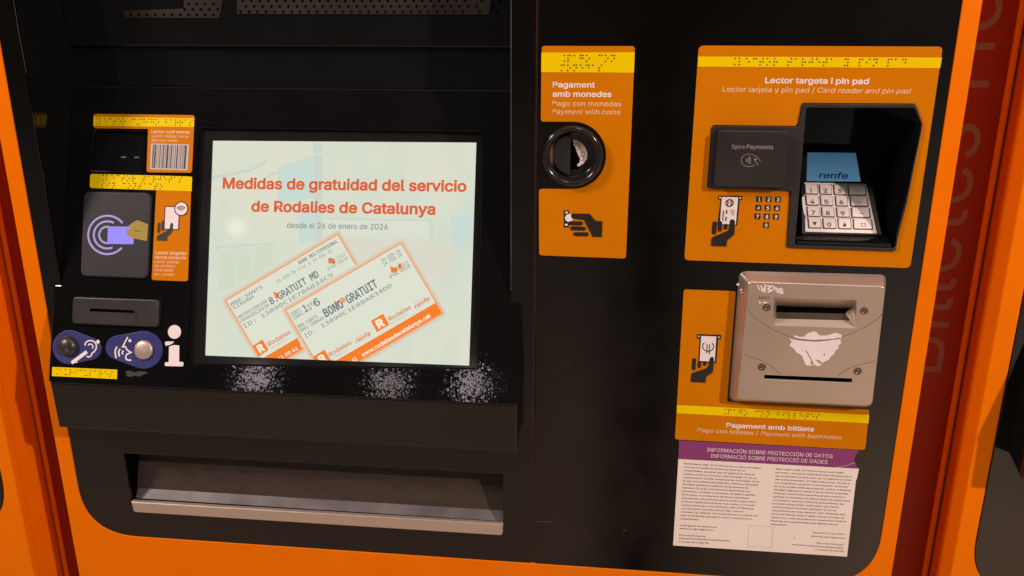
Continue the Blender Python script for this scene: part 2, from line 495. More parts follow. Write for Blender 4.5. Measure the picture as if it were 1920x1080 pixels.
def braille(part, s, plane, p0, p1, hgt, h, r_px=1.1):
    """raised dots; p0, p1 the top corners of the line in the photo, hgt the height of a cell there"""
    A, B = plane.loc(p0), plane.loc(p1); n = len(s)
    sc = plane.m(p0)
    d = (B - A); L = d.length; d /= L; e = Vector((-d[1], d[0]))
    gap = hgt * sc / 2
    pitch = (L - gap) / (n - 1) if n > 1 else 0
    r = r_px * sc * 1.22
    for i, ch in enumerate(s):
        for k in BR.get(ch, ''):
            k = int(k) - 1
            c = A + d * (pitch * i + gap * 0.85 * (k // 3)) - e * (gap * (k % 3))
            N = 8
            ring = lambda rr, hh: [plane.at(c + Vector((math.cos(2 * math.pi * q / N), math.sin(2 * math.pi * q / N))) * rr, hh) for q in range(N)]
            vs = ring(r, h) + ring(r * 0.75, h + 0.0004) + [plane.at(c, h + 0.00055)]
            fs = [[q, (q + 1) % N, N + (q + 1) % N, N + q] for q in range(N)] + [[N + q, N + (q + 1) % N, 2 * N] for q in range(N)]
            part.raw(vs, fs, 'dot', True)
def prism_x(part, m, x0, x1, prof, bevel=0.0, seg=2):
    b = bmesh.new()
    a = [b.verts.new((x0, y, z)) for y, z in prof]
    c = [b.verts.new((x1, y, z)) for y, z in prof]
    n = len(prof)
    b.faces.new(a); b.faces.new(c[::-1])
    for i in range(n): b.faces.new((a[i], c[i], c[(i + 1) % n], a[(i + 1) % n]))
    bmesh.ops.recalc_face_normals(b, faces=b.faces[:])
    if bevel: bmesh.ops.bevel(b, geom=b.edges[:], offset=bevel, segments=seg, affect='EDGES', profile=0.5)
    part.bm(b, m)
def box(part, m, lo, hi, bevel=0.0, seg=2):
    prism_x(part, m, lo[0], hi[0], [(lo[1], lo[2]), (hi[1], lo[2]), (hi[1], hi[2]), (lo[1], hi[2])], bevel, seg)
def tube_walls(part, m, plane, uv, h0, h1, scale_back=1.0, cap=None):
    """walls that run back from an outline; optionally a back plate"""
    c = sum(uv, Vector((0, 0))) / len(uv); n = len(uv)
    back = [c + (p - c) * scale_back for p in uv]
    vs = [plane.at(p, h0) for p in uv] + [plane.at(p, h1) for p in back]
    part.raw(vs, [[i, (i + 1) % n, n + (i + 1) % n, n + i] for i in range(n)], m)
    if cap:
        part.raw([plane.at(p, h1) for p in back], [list(range(n))], cap)
def lathe(part, m, plane, c_uv, prof, n=48, smooth=True):
    """prof: (radius, height) from rim to centre, turned about the plane's normal"""
    vs, fs = [], []
    for r, hh in prof:
        for k in range(n):
            a = 2 * math.pi * k / n
            vs.append(plane.at((c_uv[0] + r * math.cos(a), c_uv[1] + r * math.sin(a)), hh))
    for j in range(len(prof) - 1):
        for k in range(n):
            fs.append([j * n + k, j * n + (k + 1) % n, (j + 1) * n + (k + 1) % n, (j + 1) * n + k])
    fs.append([(len(prof) - 1) * n + k for k in range(n)])
    part.raw(vs, fs, m, smooth)
def loft(part, m, loops, cap=True, smooth=True):
    vs, fs = [], []
    n = len(loops[0])
    for L in loops: vs += L
    for j in range(len(loops) - 1):
        for k in range(n):
            fs.append([j * n + k, j * n + (k + 1) % n, (j + 1) * n + (k + 1) % n, (j + 1) * n + k])
    if cap: fs.append([(len(loops) - 1) * n + k for k in range(n)])
    part.raw(vs, fs, m, smooth)
def raised(part, m, plane, uv, h0, h1, edge, smooth=True):
    """a moulded block with a rounded front edge"""
    c = sum(uv, Vector((0, 0))) / len(uv)
    def inset(d):
        L = []
        n = len(uv)
        for i in range(n):
            t = (uv[(i + 1) % n] - uv[i - 1]).normalized()
            nn = Vector((-t[1], t[0]))
            if nn.dot(c - uv[i]) < 0: nn = -nn
            L.append(uv[i] + nn * d)
        return L
    loops = [[plane.at(p, h0) for p in uv]]
    for k in range(0, 5):
        a = k / 4 * math.pi / 2
        loops.append([plane.at(p, h1 - edge + edge * math.sin(a)) for p in inset(edge * (1 - math.cos(a)))])
    loft(part, m, loops, True, False)

# ================================================================== the ticket machine: body
def empty(name, loc, label, category, group=None):
    o = bpy.data.objects.new(name, None)
    COL.objects.link(o)
    o.location = loc
    tag(o, label, category, group)
    return o
GROUP = 'ticket machines in a row'
X_L, X_R = -0.7888, 0.4035          # outer edges of the orange frame
BX_L, BX_R = -0.7647, 0.3822        # edges of the black doors
SEAM = -0.0867
Z_BOT = H0 - 0.7470
Z_TOP = H0 + 0.38
PITCH_X = 1.2677
machine = empty('ticket_machine', ((X_L + X_R) / 2, 0.0, 0.0),
                'orange framed ticket machine seen whole, with the lit screen, coin slot and pin pad', 'ticket machine', GROUP)
rel = lambda x, z: Vector((x, z - H0))

p = Part()
outer = rounded([rel(X_L, 0.10), rel(X_R, 0.10), rel(X_R, H0 + 0.5), rel(X_L, H0 + 0.5)], 0.004, 3)
hole = rounded([rel(BX_L, Z_BOT), rel(BX_R, Z_BOT), rel(BX_R, Z_TOP), rel(BX_L, Z_TOP)], [0.082, 0.082, 0.06, 0.06], 12)
plate(p, 'orange', FAS, [outer, hole], -0.014, 0.014, 0.0018, 2)
box(p, 'orange', (X_L + 0.0008, 0.0145, 0.10), (X_L + 0.006, 0.55, H0 + 0.5))
box(p, 'orange', (X_R - 0.006, 0.0145, 0.10), (X_R - 0.0008, 0.55, H0 + 0.5))
box(p, 'orange', (X_L + 0.007, 0.545, 0.10), (X_R - 0.007, 0.55, H0 + 0.5))
frame = p.build('frame', machine)
p = Part()
box(p, 'seam', (SEAM - 0.02, 0.0043, Z_BOT - 0.01), (SEAM + 0.02, 0.012, Z_TOP))
p.build('door_post', machine)

# --- left door with its openings
PANEL_TOP_Z = H0 - 0.0928
CX_L, CX_R = -0.737, -0.1176
g = 0.0014
tray_uv = rounded(px(FAS, [(232, 850), (943, 889), (943, 984), (247, 943)]), 0.002, 3)
d_l = rounded([rel(BX_L + 0.0006, Z_BOT + 0.0006), rel(SEAM - g, Z_BOT + 0.0006), rel(SEAM - g, Z_TOP), rel(BX_L + 0.0006, Z_TOP)], [0.081, 0.004, 0.003, 0.06], 12)
cav = [rel(CX_L, H0 - 0.40), rel(CX_R, H0 - 0.40), rel(CX_R, H0 + 0.22), rel(CX_L, H0 + 0.22)]
p = Part()
plate(p, 'fascia', FAS, [d_l, cav, tray_uv], -0.004, 0.004, 0.0006, 1)
stroke(p, 'worn_edge', FAS, [(958.3, -10), (958.2, 300), (958, 545)], 1.5, 0.0001)  # painted highlight along the edges of the recess opening
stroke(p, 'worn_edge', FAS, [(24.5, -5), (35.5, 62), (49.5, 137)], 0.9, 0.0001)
left_door = p.build('door', machine, 'black door holding the screen console and the ticket tray')

# --- right door
SIGNHOLE = [(1503, 192.5), (1716, 194), (1729, 230), (1727, 246), (1701, 377), (1684, 442), (1679, 471), (1474, 464), (1481, 358), (1325, 353), (1334, 234), (1495, 236)]
OPEN_PX = [(1511, 201), (1713, 202), (1726, 232), (1723.5, 250), (1697, 377), (1680, 440), (1677, 464.5), (1489.5, 459)]
open_uv = rounded(px(FAS, OPEN_PX), [0.003, 0.003, 0.006, 0.006, 0.012, 0.006, 0.003, 0.003], 4)
coin_c = FAS.loc((1073.5, 292))
d_r = rounded([rel(SEAM + g, Z_BOT + 0.0006), rel(BX_R - 0.0006, Z_BOT + 0.0006), rel(BX_R - 0.0006, Z_TOP), rel(SEAM + g, Z_TOP)], [0.004, 0.081, 0.06, 0.003], 12)
p = Part()
plate(p, 'fascia', FAS, [d_r, open_uv, circle_uv(coin_c, 0.030, 40)], -0.004, 0.004, 0.0006, 1)
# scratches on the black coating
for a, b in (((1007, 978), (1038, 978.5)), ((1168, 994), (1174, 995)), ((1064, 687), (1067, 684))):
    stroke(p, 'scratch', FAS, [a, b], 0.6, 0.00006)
right_door = p.build('door', machine, 'wide black door with the payment devices and signs')

# --- console: sloping panel that comes forward below, its apron and side cheeks, the dark recess above
p = Part()
panel_px = [(138, 161), (959, 166), (959, 545)]
pan_top_v = PAN.loc((138, 161))[1]
kink_v = (H0 - 0.352 - PAN.p0[2]) / math.cos(TILT)
lip_v = PAN.loc((500, 732))[1] - 0.004
pan_uv = rounded([Vector((CX_L, pan_top_v)), Vector((-0.747, kink_v)), Vector((-0.747, lip_v)), Vector((-0.104, lip_v)), Vector((-0.104, kink_v)), Vector((CX_R + 0.0006, pan_top_v))], 0, 3)
pan_uv = [Vector((CX_L + 0.0006, pan_top_v)), Vector((CX_L + 0.0006, kink_v)), Vector((-0.747, kink_v)), Vector((-0.747, lip_v)), Vector((-0.104, lip_v)), Vector((-0.104, kink_v)), Vector((CX_R - 0.0006, kink_v)), Vector((CX_R - 0.0006, pan_top_v))]
pan_uv = rounded(pan_uv, [0.003, 0.001, 0.004, 0.006, 0.006, 0.004, 0.001, 0.003], 4)
SCR_OPEN = [(373, 240), (904, 247), (893.5, 691), (351, 682)]
scr_uv = rounded(px(PAN, SCR_OPEN), 0.004, 4)
scan_uv = rounded(px(PAN, [(177, 245), (273, 247), (271, 322), (171, 319)]), 0.002, 3)
plate(p, 'texture_black', PAN, [pan_uv, scr_uv, scan_uv], -0.006, 0.006, 0.0016, 2)
lip = PAN.at((0, lip_v), 0)
ly, lz = lip[1] + 0.0035, lip[2] - 0.0006
scr_low = PAN.at((0, min(u[1] for u in scr_uv) - 0.004), -0.0066)
cheek = [(0.004, H0 - 0.358), (scr_low[1], scr_low[2]), (0.004, scr_low[2] - 0.002)]
for xa, xb in ((-0.7462, -0.7385), (-0.125, -0.1048)): prism_x(p, 'texture_black', xa, xb, cheek)
prism_x(p, 'texture_black', -0.7462, -0.1048, [(0.004, scr_low[2] - 0.0005), (scr_low[1], scr_low[2] - 0.0005), (ly + 0.004, lz + 0.010), (ly - 0.0012, lz), (ly + 0.001, H0 - 0.5475), (0.004, H0 - 0.532)], 0.0022, 2)
console = p.build('console', machine, 'black sloping console that comes forward below the screen')

p = Part()
yb = PAN.at((0, pan_top_v), 0)[1] + 0.012
def wall_x(x0, x1, ylo, yhi, zlo, zhi, m='gloss_black'): box(p, m, (x0, ylo, zlo), (x1, yhi, zhi))
wall_x(CX_L - 0.004, CX_L, 0.0045, 0.16, H0 - 0.40, H0 + 0.24)
wall_x(CX_R, CX_R + 0.004, 0.0045, 0.16, H0 - 0.40, H0 + 0.24)
wall_x(CX_L, CX_R, yb, yb + 0.003, H0 - 0.13, H0 + 0.02)
upper_z = FAS.off(-(yb - 0.008)).world((560, 87))[2]
prism_x(p, 'gloss_black', CX_L + 0.0005, CX_R - 0.0005, [(yb - 0.008, upper_z), (yb + 0.0035, upper_z), (yb + 0.0035, H0 + 0.22), (yb - 0.008, H0 + 0.22)], 0.0012, 2)
wall_x(CX_L, CX_R, 0.0045, yb + 0.004, H0 + 0.2202, H0 + 0.226)
recess = p.build('recess', machine, 'deep glossy black recess above the sloping panel')
GR = FAS.off(-(yb - 0.008))
p = Part()
decal(p, 'grille', GR, [(446, -60), (445, 26), (917, 27), (929, -60)], 0.0003, 2, 0.001)  # lighter outlines paint reflected light on the real perforated plate
decal(p, 'grille', GR, [(231, 20), (236, 33), (412, 34), (428, -60), (350, -60), (345, 16)], 0.0003, 1, 0.001)
for row in range(-3, 3):
    y = 22 - (2 - row) * 10.2
    for k in range(31):
        x = 452 + k * 16 + (8 if row % 2 else 0)
        if k > 26 and (k + row) % 2: continue
        disc(p, 'void', GR, (x - (y - 20) * 0.2, y), 2.6, 0.0014, 8)
    for k in range(11):
        x = 246 + k * 15.5 + (8 if row % 2 else 0)
        if x < 345 and y < 17: continue
        if x < 412: disc(p, 'void', GR, (x, y + 6), 2.6, 0.0014, 8)
p.build('speaker_grille', machine)

# --- ticket tray
tray = Part()
tuv = px(FAS, [(232, 850), (943, 889), (943, 984), (247, 943)])
depth = 0.045
B = FAS.off(-depth)
tl, tr_, br_, bl = [FAS.at(u, -0.0045) for u in tuv]
x0, x1 = min(tl[0], bl[0]), max(tr_[0], br_[0])
zt, zb = tl[2], bl[2]
# sloping back plate: deep at the top, coming forward to the strip at the bottom
zs = FAS.off(-0.018).world((300, 917))[2]
prism_x(tray, 'steel_dark', x0 + 0.001, x1 - 0.001, [(0.050, zt + 0.02), (0.018, zs), (0.021, zs), (0.053, zt + 0.02)])
box(tray, 'void', (x0 - 0.002, 0.0045, zb - 0.03), (x0, 0.06, zt + 0.02))
box(tray, 'void', (x1, 0.0045, zb - 0.03), (x1 + 0.002, 0.06, zt + 0.02))
box(tray, 'void', (x0, 0.0045, zt + 0.0005), (x1, 0.049, zt + 0.003))
box(tray, 'void', (x0, 0.0045, zb - 0.03), (x1, 0.06, zb - 0.022))
tray_o = tray.build('ticket_tray', machine)
p = Part()
prism_x(p, 'steel_blue', x0 + 0.002, x1 - 0.002, [(0.018, zs - 0.0005), (0.0095, zs - 0.0125), (0.0115, zs - 0.0125), (0.020, zs - 0.0005)])
p.build('tray_floor', tray_o)
p = Part()
LP = FAS.off(0.009)
lipuv = rounded(px(LP, [(245, 941), (943, 983.5), (942, 1005), (250, 961)]), [0.001, 0.001, 0.005, 0.005], 4)
zc = [u[1] for u in lipuv]
plate(p, 'steel', FAS, [lipuv], 0.0005, 0.0085, 0.0022, 3)
p.build('tray_lip', tray_o)

# ================================================================== touch screen
p = Part()
tube_walls(p, 'bezel', PAN, scr_uv, -0.0005, -0.012)
DSP = PAN.off(-0.0090)
LIT = [(400, 265), (892, 268.5), (878, 684), (385.5, 665)]
lit_uv = px(DSP, LIT)
cc = sum(scr_uv, Vector((0, 0))) / len(scr_uv)
frame_uv = [cc + (u - cc) * 1.03 for u in scr_uv]
lit_front = px(PAN.off(-0.0064), [(398.5, 263.5), (893, 267), (879.5, 685.5), (384, 666.5)])
plate(p, 'bezel', PAN, [frame_uv, lit_front], -0.0088, 0.0024, 0.0006, 1)
screen = p.build('touch_screen', machine, 'lit colour screen showing an orange headline and two travel tickets')
p = Part()
big = [cc + (u - cc) * 1.02 for u in px(DSP, [(380, 244), (900, 250), (886, 692), (362, 680)])]
plate(p, 'display', DSP, [big], -0.0006, 0.0006)
PIC = {'a': (201, 219, 210), 'b': (219, 217, 202), 'c': (205, 214, 202), 'd': (219, 224, 209), 'e': (208, 219, 197)}
for k_, c_ in PIC.items(): M['e_pic_' + k_] = emat('screen_picture_' + k_, srgb(*c_))
for k_, pts in (('a', [(522, 312), (586, 292), (588, 372), (520, 382)]), ('c', [(588, 270), (606, 270), (604, 470), (590, 470)]), ('c', [(500, 330), (592, 288), (592, 292), (500, 335)]),
                ('a', [(560, 390), (592, 380), (592, 452), (560, 456)]), ('b', [(640, 446), (852, 456), (850, 524), (700, 516), (640, 500)]), ('d', [(614, 412), (806, 416), (806, 448), (614, 440)]),
                ('c', [(612, 408), (810, 412), (810, 415), (612, 411)]), ('c', [(806, 414), (812, 414), (811, 452), (805, 452)]), ('a', [(845, 402), (884, 404), (882, 460), (846, 458)]),
                ('d', [(812, 296), (822, 295), (822, 299), (812, 300)]), ('d', [(838, 315), (850, 315), (850, 319), (838, 319)]), ('d', [(866, 330), (876, 330), (876, 334), (866, 334)]),
                ('d', [(690, 323), (706, 323), (706, 327), (690, 327)]), ('d', [(440, 318), (462, 300), (464, 304), (442, 322)]), ('d', [(560, 300), (605, 284), (605, 288), (560, 305)]),
                ('c', [(395, 330), (470, 316), (500, 300), (500, 306), (470, 322), (395, 337)]), ('e', [(412, 470), (440, 466), (438, 540), (410, 548)]), ('e', [(450, 480), (470, 476), (468, 520), (448, 528)]),
                ('e', [(480, 462), (512, 458), (510, 500), (478, 512)]), ('c', [(404, 462), (520, 454), (520, 457), (404, 466)])):
    decal(p, 'e_pic_' + k_, DSP, pts, 0.00001, 3 if len(pts) < 6 else 0, 0.00004)
S1 = 0.00012
text(p, 'e_title', 'Medidas de gratuidad del servicio', DSP, (417.5, 353), (874.5, 359), 20.5, bold=0.026, h=S1)
text(p, 'e_title', 'de Rodalies de Catalunya', DSP, (471, 396), (816, 402), 20.5, bold=0.026, h=S1)
text(p, 'e_grey', 'desde el 26 de enero de 2026', DSP, (538, 427.5), (727, 430.5), 11, bold=0.006, h=S1)
def ticket(A, Bp, C, h):
    """A left, Bp top, C right corner in the photo; returns a mapper from ticket fractions to photo pixels"""
    A, Bp, C = Vector(A), Vector(Bp), Vector(C)
    ux, uy = Bp - A, C - Bp
    mp = lambda s, t: tuple(A + ux * s + uy * t)
    Lx, Ly = ux.length, uy.length
    for i, w in enumerate((9, 6, 3.6, 1.6)):
        a, b = w / Lx, w / Ly
        decal(p, 'e_glow%d' % i, DSP, [mp(-a, -b), mp(1 + a, -b), mp(1 + a, 1 + b), mp(-a, 1 + b)], h + 0.00004 * i, w * 0.9, 0.00003)
    decal(p, 'e_paper', DSP, [mp(0, 0), mp(1, 0), mp(1, 1), mp(0, 1)], h + 0.00018, 1, 0.00003)
    a = 0.852
    decal(p, 'e_orange', DSP, [mp(0, a), mp(1, a), mp(1, 1), mp(0, 1)], h + 0.00022, 0, 0.00003)
    return mp
def rlogo(pts, h):
    decal(p, 'e_orange', DSP, pts, h, 0, 0.00003)
    a, b, c, d = [Vector(q) for q in pts]
    f = lambda s, t: tuple(a + (b - a) * s + (d - a) * t)
    text(p, 'e_white', 'R', DSP, f(0.22, 0.80), f(0.80, 0.80), 0.62 * (d - a).length, bold=0.05, h=h + 0.00006)
t1h = 0.00010
t1 = ticket((425, 564), (633, 441), (709, 569.5), t1h)
hh = t1h + 0.00028
c1 = lambda x, y: (420 + x / 4.5, 440 + y / 4.5)
def T1(m, s, a, b, cap, font=None, bold=0.0, shear=0, h=hh): text(p, m, s, DSP, c1(*a), c1(*b), cap, font or MONO, bold, shear, h, 2)
T1('e_dark', 'BNA-SANTS', (66, 604), (330, 450), 6.5, bold=0.008)
T1('e_dark', 'GIRONA', (85, 634), (260, 530), 6.0, bold=0.008)
T1('e_dark', '26-GEN-26 fins a 24-FEB-26', (452, 412), (914, 146), 6.5)
T1('e_bold', 'BONO MULTIPERSONAL', (638, 252), (966, 64), 6.5, bold=0.012)
T1('e_bold', 'B.GRATUIT MD', (402, 590), (808, 352), 13.0, bold=0.016)
T1('e_dark', 'M02001580108', (126, 712), (368, 570), 6.0, bold=0.006)
T1('e_dark', 'S0004962903M', (142, 746), (384, 606), 6.0, bold=0.006)
T1('e_dark', 'ID:', (175, 792), (272, 736), 8.0)
T1('e_dark', '13890C1E78A834C9', (324, 704), (924, 350), 7.2, bold=0.006)
T1('e_dark', '#TM:3327', (886, 256), (1030, 172), 6.5)
T1('e_dark', '#*00.00EUR', (880, 306), (1052, 206), 6.5)
decal(p, 'e_ora2', DSP, [c1(*q) for q in ((878, 200), (905, 195), (935, 215), (945, 236), (925, 250), (885, 232))], hh + 0.0001, 0, 0.00003)
decal(p, 'e_orange', DSP, [c1(*q) for q in ((415, 478), (468, 504), (452, 545), (432, 530))], hh - 0.00005, 0, 0.00003)
rlogo([c1(*q) for q in ((243, 940), (325, 884), (378, 972), (296, 1028))], hh)
T1('e_ora2', 'Rodalies', (382, 942), (568, 832), 9.0, SANS, 0.01)
T1('e_ora2', 'de Catalunya', (398, 966), (532, 886), 2.8, SANS)
T1('e_white', '900 41 00 41', (380, 1114), (628, 966), 6.5, SANS, 0.02)
T1('e_white', 'www', (652, 952), (730, 905), 6.5, SANS, 0.02)
T1('e_ora2', 'renfe', (594, 830), (700, 768), 7, SANS, 0.01, 0.25)
t2h = 0.00050
t2 = ticket((537.5, 582), (752, 457.5), (828, 587), t2h)
h2 = t2h + 0.00028
c2 = lambda x, y: (530 + x / 4.697, 450 + y / 4.697)
def T2(m, s, a, b, cap, font=None, bold=0.0, shear=0, h=h2): text(p, m, s, DSP, c2(*a), c2(*b), cap, font or MONO, bold, shear, h, 2)
T2('e_dark', 'ZONES', (80, 672), (164, 624), 6.5, bold=0.006)
T2('e_dark', 'ZONAS', (102, 704), (186, 656), 6.5, bold=0.006)
T2('e_bold', '1', (200, 640), (232, 622), 14, bold=0.012)
T2('e_bold', '6', (292, 590), (338, 564), 14, bold=0.012)
T2('e_dark', 'DE', (226, 596), (276, 566), 6.0, bold=0.006)
T2('e_dark', 'a', (240, 622), (262, 608), 6.0, bold=0.006)
T2('e_dark', 'BNA-SANTS', (142, 780), (310, 684), 6.5, bold=0.008)
T2('e_dark', 'S001 SH0G40', (158, 816), (368, 696), 6.5, bold=0.008)
T2('e_bold', 'BONO', (382, 682), (544, 588), 15.5, bold=0.02)
T2('e_bold', 'GRATUIT', (580, 564), (846, 408), 15.5, bold=0.02)
T2('e_dark', 'ID:', (204, 866), (296, 812), 8.0)
T2('e_dark', '13890C1E88A834DD', (350, 776), (966, 412), 7.2, bold=0.006)
T2('e_dark', '26-GEN-26', (876, 200), (1038, 104), 6.5, bold=0.006)
T2('e_dark', '24-FEB-26', (894, 232), (1058, 136), 6.5, bold=0.006)
T2('e_dark', '#TM:3327', (960, 292), (1112, 204), 6.5, bold=0.006)
T2('e_dark', '#*00.00EUR', (950, 342), (1132, 236), 6.5, bold=0.006)
decal(p, 'e_orange', DSP, [c2(*q) for q in ((948, 232), (1010, 250), (1020, 268), (985, 290), (958, 286))], h2 + 0.0001, 0, 0.00003)
decal(p, 'e_ora2', DSP, [c2(*q) for q in ((1022, 210), (1040, 206), (1058, 240), (1030, 258), (1014, 236))], h2 + 0.0001, 0, 0.00003)
decal(p, 'e_glow3', DSP, [c2(*q) for q in ((500, 510), (548, 506), (556, 545), (530, 560), (520, 540))], h2 - 0.00005, 0, 0.00003)
decal(p, 'e_ora2', DSP, [c2(*q) for q in ((452, 538), (500, 548), (486, 590), (462, 570))], h2 - 0.00005, 0, 0.00003)
rlogo([c2(*q) for q in ((778, 712), (885, 650), (942, 746), (832, 812))], h2)
T2('e_ora2', 'Rodalies', (946, 714), (1134, 604), 8.5, SANS, 0.012)
T2('e_ora2', 'de Catalunya', (952, 742), (1098, 658), 2.8, SANS)
T2('e_ora2', 'Operado por', (1160, 560), (1248, 512), 2.6, SANS)
T2('e_ora2', 'renfe', (1168, 606), (1302, 526), 8.5, SANS, 0.016, 0.28)
rlogo([c2(*q) for q in ((272, 1026), (370, 966), (426, 1060), (328, 1120))], h2)
T2('e_ora2', 'Rodalies', (418, 1028), (612, 914), 8.5, SANS, 0.012)
T2('e_ora2', 'de Catalunya', (428, 1056), (572, 970), 2.8, SANS)
T2('e_ora2', 'Operado por', (640, 870), (728, 820), 2.6, SANS)
T2('e_ora2', 'renfe', (652, 910), (784, 832), 8.5, SANS, 0.016, 0.28)
T2('e_white', 'www.rodaliesdecatalunya.cat', (706, 1032), (1308, 676), 8.0, SANS, 0.024)
T2('e_white', '900 41 00 41', (440, 1190), (662, 1058), 8.0, SANS, 0.024)
p.build('display', screen)

# ================================================================== devices and signs on the sloping panel
SG = 0.00052
# bar code scanner
p = Part()
tube_walls(p, 'gloss_black', PAN, scan_uv, -0.0005, -0.008)
pl = [u for u in scan_uv]
c_ = sum(pl, Vector((0, 0))) / len(pl)
plate(p, 'gloss_black', PAN, [[c_ + (u - c_) * 1.04 for u in pl]], -0.0082, 0.002)
scanner = p.build('barcode_scanner', machine)
for c in ((227, 293), (252, 293.5)):
    q = Part()
    decal(q, 'e_led', PAN, [(c[0] - 4.5, c[1] - 1.2), (c[0] + 4.5, c[1] - 1), (c[0] + 4.5, c[1] + 1.2), (c[0] - 4.5, c[1] + 1)], -0.0061, 0.8)
    q.build('indicator_led', scanner)
# its sign
p = Part()
decal(p, 'sign_orange', PAN, [(175.5, 213.5), (365, 216), (360, 324), (275, 323), (278, 241.7), (176, 240.5)], 0.0001, [5, 4, 5, 5, 1, 5], 0.0003)
decal(p, 'sign_yellow', PAN, [(175.5, 219), (364.6, 221.5), (364, 238.5), (175.6, 236)], SG)
braille(p, '^lector codigo barras'.replace('codigo', 'código'), PAN, (178.5, 222.5), (361.5, 225.5), 9.0, SG + 0.0001, 0.95)
text(p, 'soft_white', 'Lector codi barres', PAN, (284.5, 249.5), (356, 250.5), 5.8, bold=0.012, h=SG, res=2)
text(p, 'soft_white', 'Lector código barras', PAN, (285, 257.5), (354, 258.5), 5.2, h=SG, res=2)
text(p, 'soft_white', 'Barcode reader', PAN, (285, 265.2), (334, 266), 5.2, h=SG, res=2)
decal(p, 'barwhite', PAN, [(284, 269), (355, 271), (352, 319.5), (281.5, 317.5)], SG)
bars = [(0.02, .03), (.07, .045), (.14, .012), (.185, .012), (.22, .025), (.275, .012), (.31, .03), (.37, .015), (.41, .05), (.49, .015), (.53, .03), (.59, .012), (.64, .02), (.69, .035), (.76, .012), (.80, .02), (.85, .012), (.88, .012), (.91, .05)]
q4 = [Vector(v) for v in ((286, 271), (353.5, 273), (350.5, 317), (283.5, 315))]
for a, w in bars:
    f = lambda s, t: tuple((q4[0] * (1 - s) + q4[1] * s) * (1 - t) + (q4[3] * (1 - s) + q4[2] * s) * t)
    decal(p, 'grey_ink' if w < 0.03 else 'ink', PAN, [f(a, 0), f(a + w, 0), f(a + w, 1), f(a, 1)], SG + 0.00014)
p.build('instruction_sign', machine, 'orange sign with a bar code pattern beside the scanner window')

# contactless reader
p = Part()
ruv = rounded(px(PAN, [(160, 359.5), (286, 362), (279, 523), (153.5, 518)]), 0.0095, 6)
raised(p, 'reader_grey', PAN, ruv, 0.0, 0.0045, 0.0022)
RD = PAN.off(0.0045)
for r, a0, a1 in ((36, 38, 318), (25.5, 62, 292), (15.5, 78, 280)):
    stroke(p, 'e_arc', RD, arc_px((201.5, 440.5), r, a0, a1, 28), 3.6, 0.00015)
decal(p, 'e_violet', RD, [(202.5, 424.5), (252, 425), (250.5, 458), (201.5, 457.5)], 0.0002, 2.5)
decal(p, 'e_hand', RD, [(241, 424), (249, 417.5), (257, 413), (263, 414.5), (278, 421), (276, 452), (250, 447), (241, 443), (236.5, 438), (237.5, 432), (246, 429)], 0.0004, 1.2)
stroke(p, 'ink', RD, [(251.5, 431.5), (258, 433.5), (264.5, 434)], 1.2, 0.0006)
p.build('contactless_reader', machine, 'dark grey contactless pad with a glowing violet card and waves')
# its sign
p = Part()
decal(p, 'sign_orange', PAN, [(293.5, 350), (358.6, 352), (352.5, 527.5), (284.5, 525)], 0.0001, [0.5, 0.5, 5, 5], 0.0003)
decal(p, 'sign_yellow', PAN, [(169.5, 326), (360.5, 331), (359.5, 358.5), (293, 356.5), (168.5, 352.5)], 0.0001, [5, 4, 0.5, 0.5, 5], 0.00034)
braille(p, '^lector tarjetas', PAN, (191, 328.5), (342, 333), 8.2, SG + 0.00006, 0.95)
braille(p, 'sin contacto', PAN, (192, 343), (305, 345.5), 8.0, SG + 0.00006, 0.95)
decal(p, 'ink', PAN, [(309, 386), (338, 387), (336, 432), (307.5, 430.5)], SG, 3)
decal(p, 'sign_white', PAN, [(311, 388), (336, 389), (334.2, 430), (309.3, 428.7)], SG + 0.00013, 2)
disc(p, 'ink', PAN, (340.4, 391.5), 13.2, SG + 0.0003)
disc(p, 'sign_white', PAN, (340.4, 391.5), 11.2, SG + 0.00045)
for r in (3.2, 6.4, 9.4):
    stroke(p, 'ink', PAN, arc_px((340.2, 397.5), r + 1.0, 38, 142, 10), 1.7, SG + 0.0006)
pill(p, 'ink', PAN, (299, 420), (298, 434), 5.2, SG + 0.0003)
pill(p, 'ink', PAN, (306.5, 416), (305.5, 430), 5.2, SG + 0.0003)
decal(p, 'ink', PAN, [(295.5, 442), (312, 433.5), (319, 428), (320.5, 419.5), (322.5, 417.5), (325.3, 420), (324.5, 432), (320.5, 439), (314.5, 443), (313.5, 451.5), (294.5, 451)], SG + 0.00045, 0.8)
text(p, 'soft_white', 'Lector targetes', PAN, (291.5, 476.5), (350, 478), 6.2, bold=0.012, h=SG, res=2)
text(p, 'soft_white', 'sense contacte', PAN, (291, 484.8), (349, 486.3), 6.0, bold=0.012, h=SG, res=2)
text(p, 'soft_white', 'Lector tarjetas', PAN, (290.5, 493), (336, 494), 5.6, h=SG, res=2)
text(p, 'soft_white', 'sin contacto', PAN, (290, 500.5), (329, 501.5), 5.6, h=SG, res=2)
text(p, 'soft_white', 'Card reader', PAN, (289.5, 508.3), (326.5, 509.2), 5.6, shear=0.2, h=SG, res=2)
text(p, 'soft_white', 'non-contact', PAN, (289, 516.3), (328, 517.3), 5.6, shear=0.2, h=SG, res=2)
p.build('instruction_sign', machine, 'yellow and orange sign showing a hand with a contactless card')

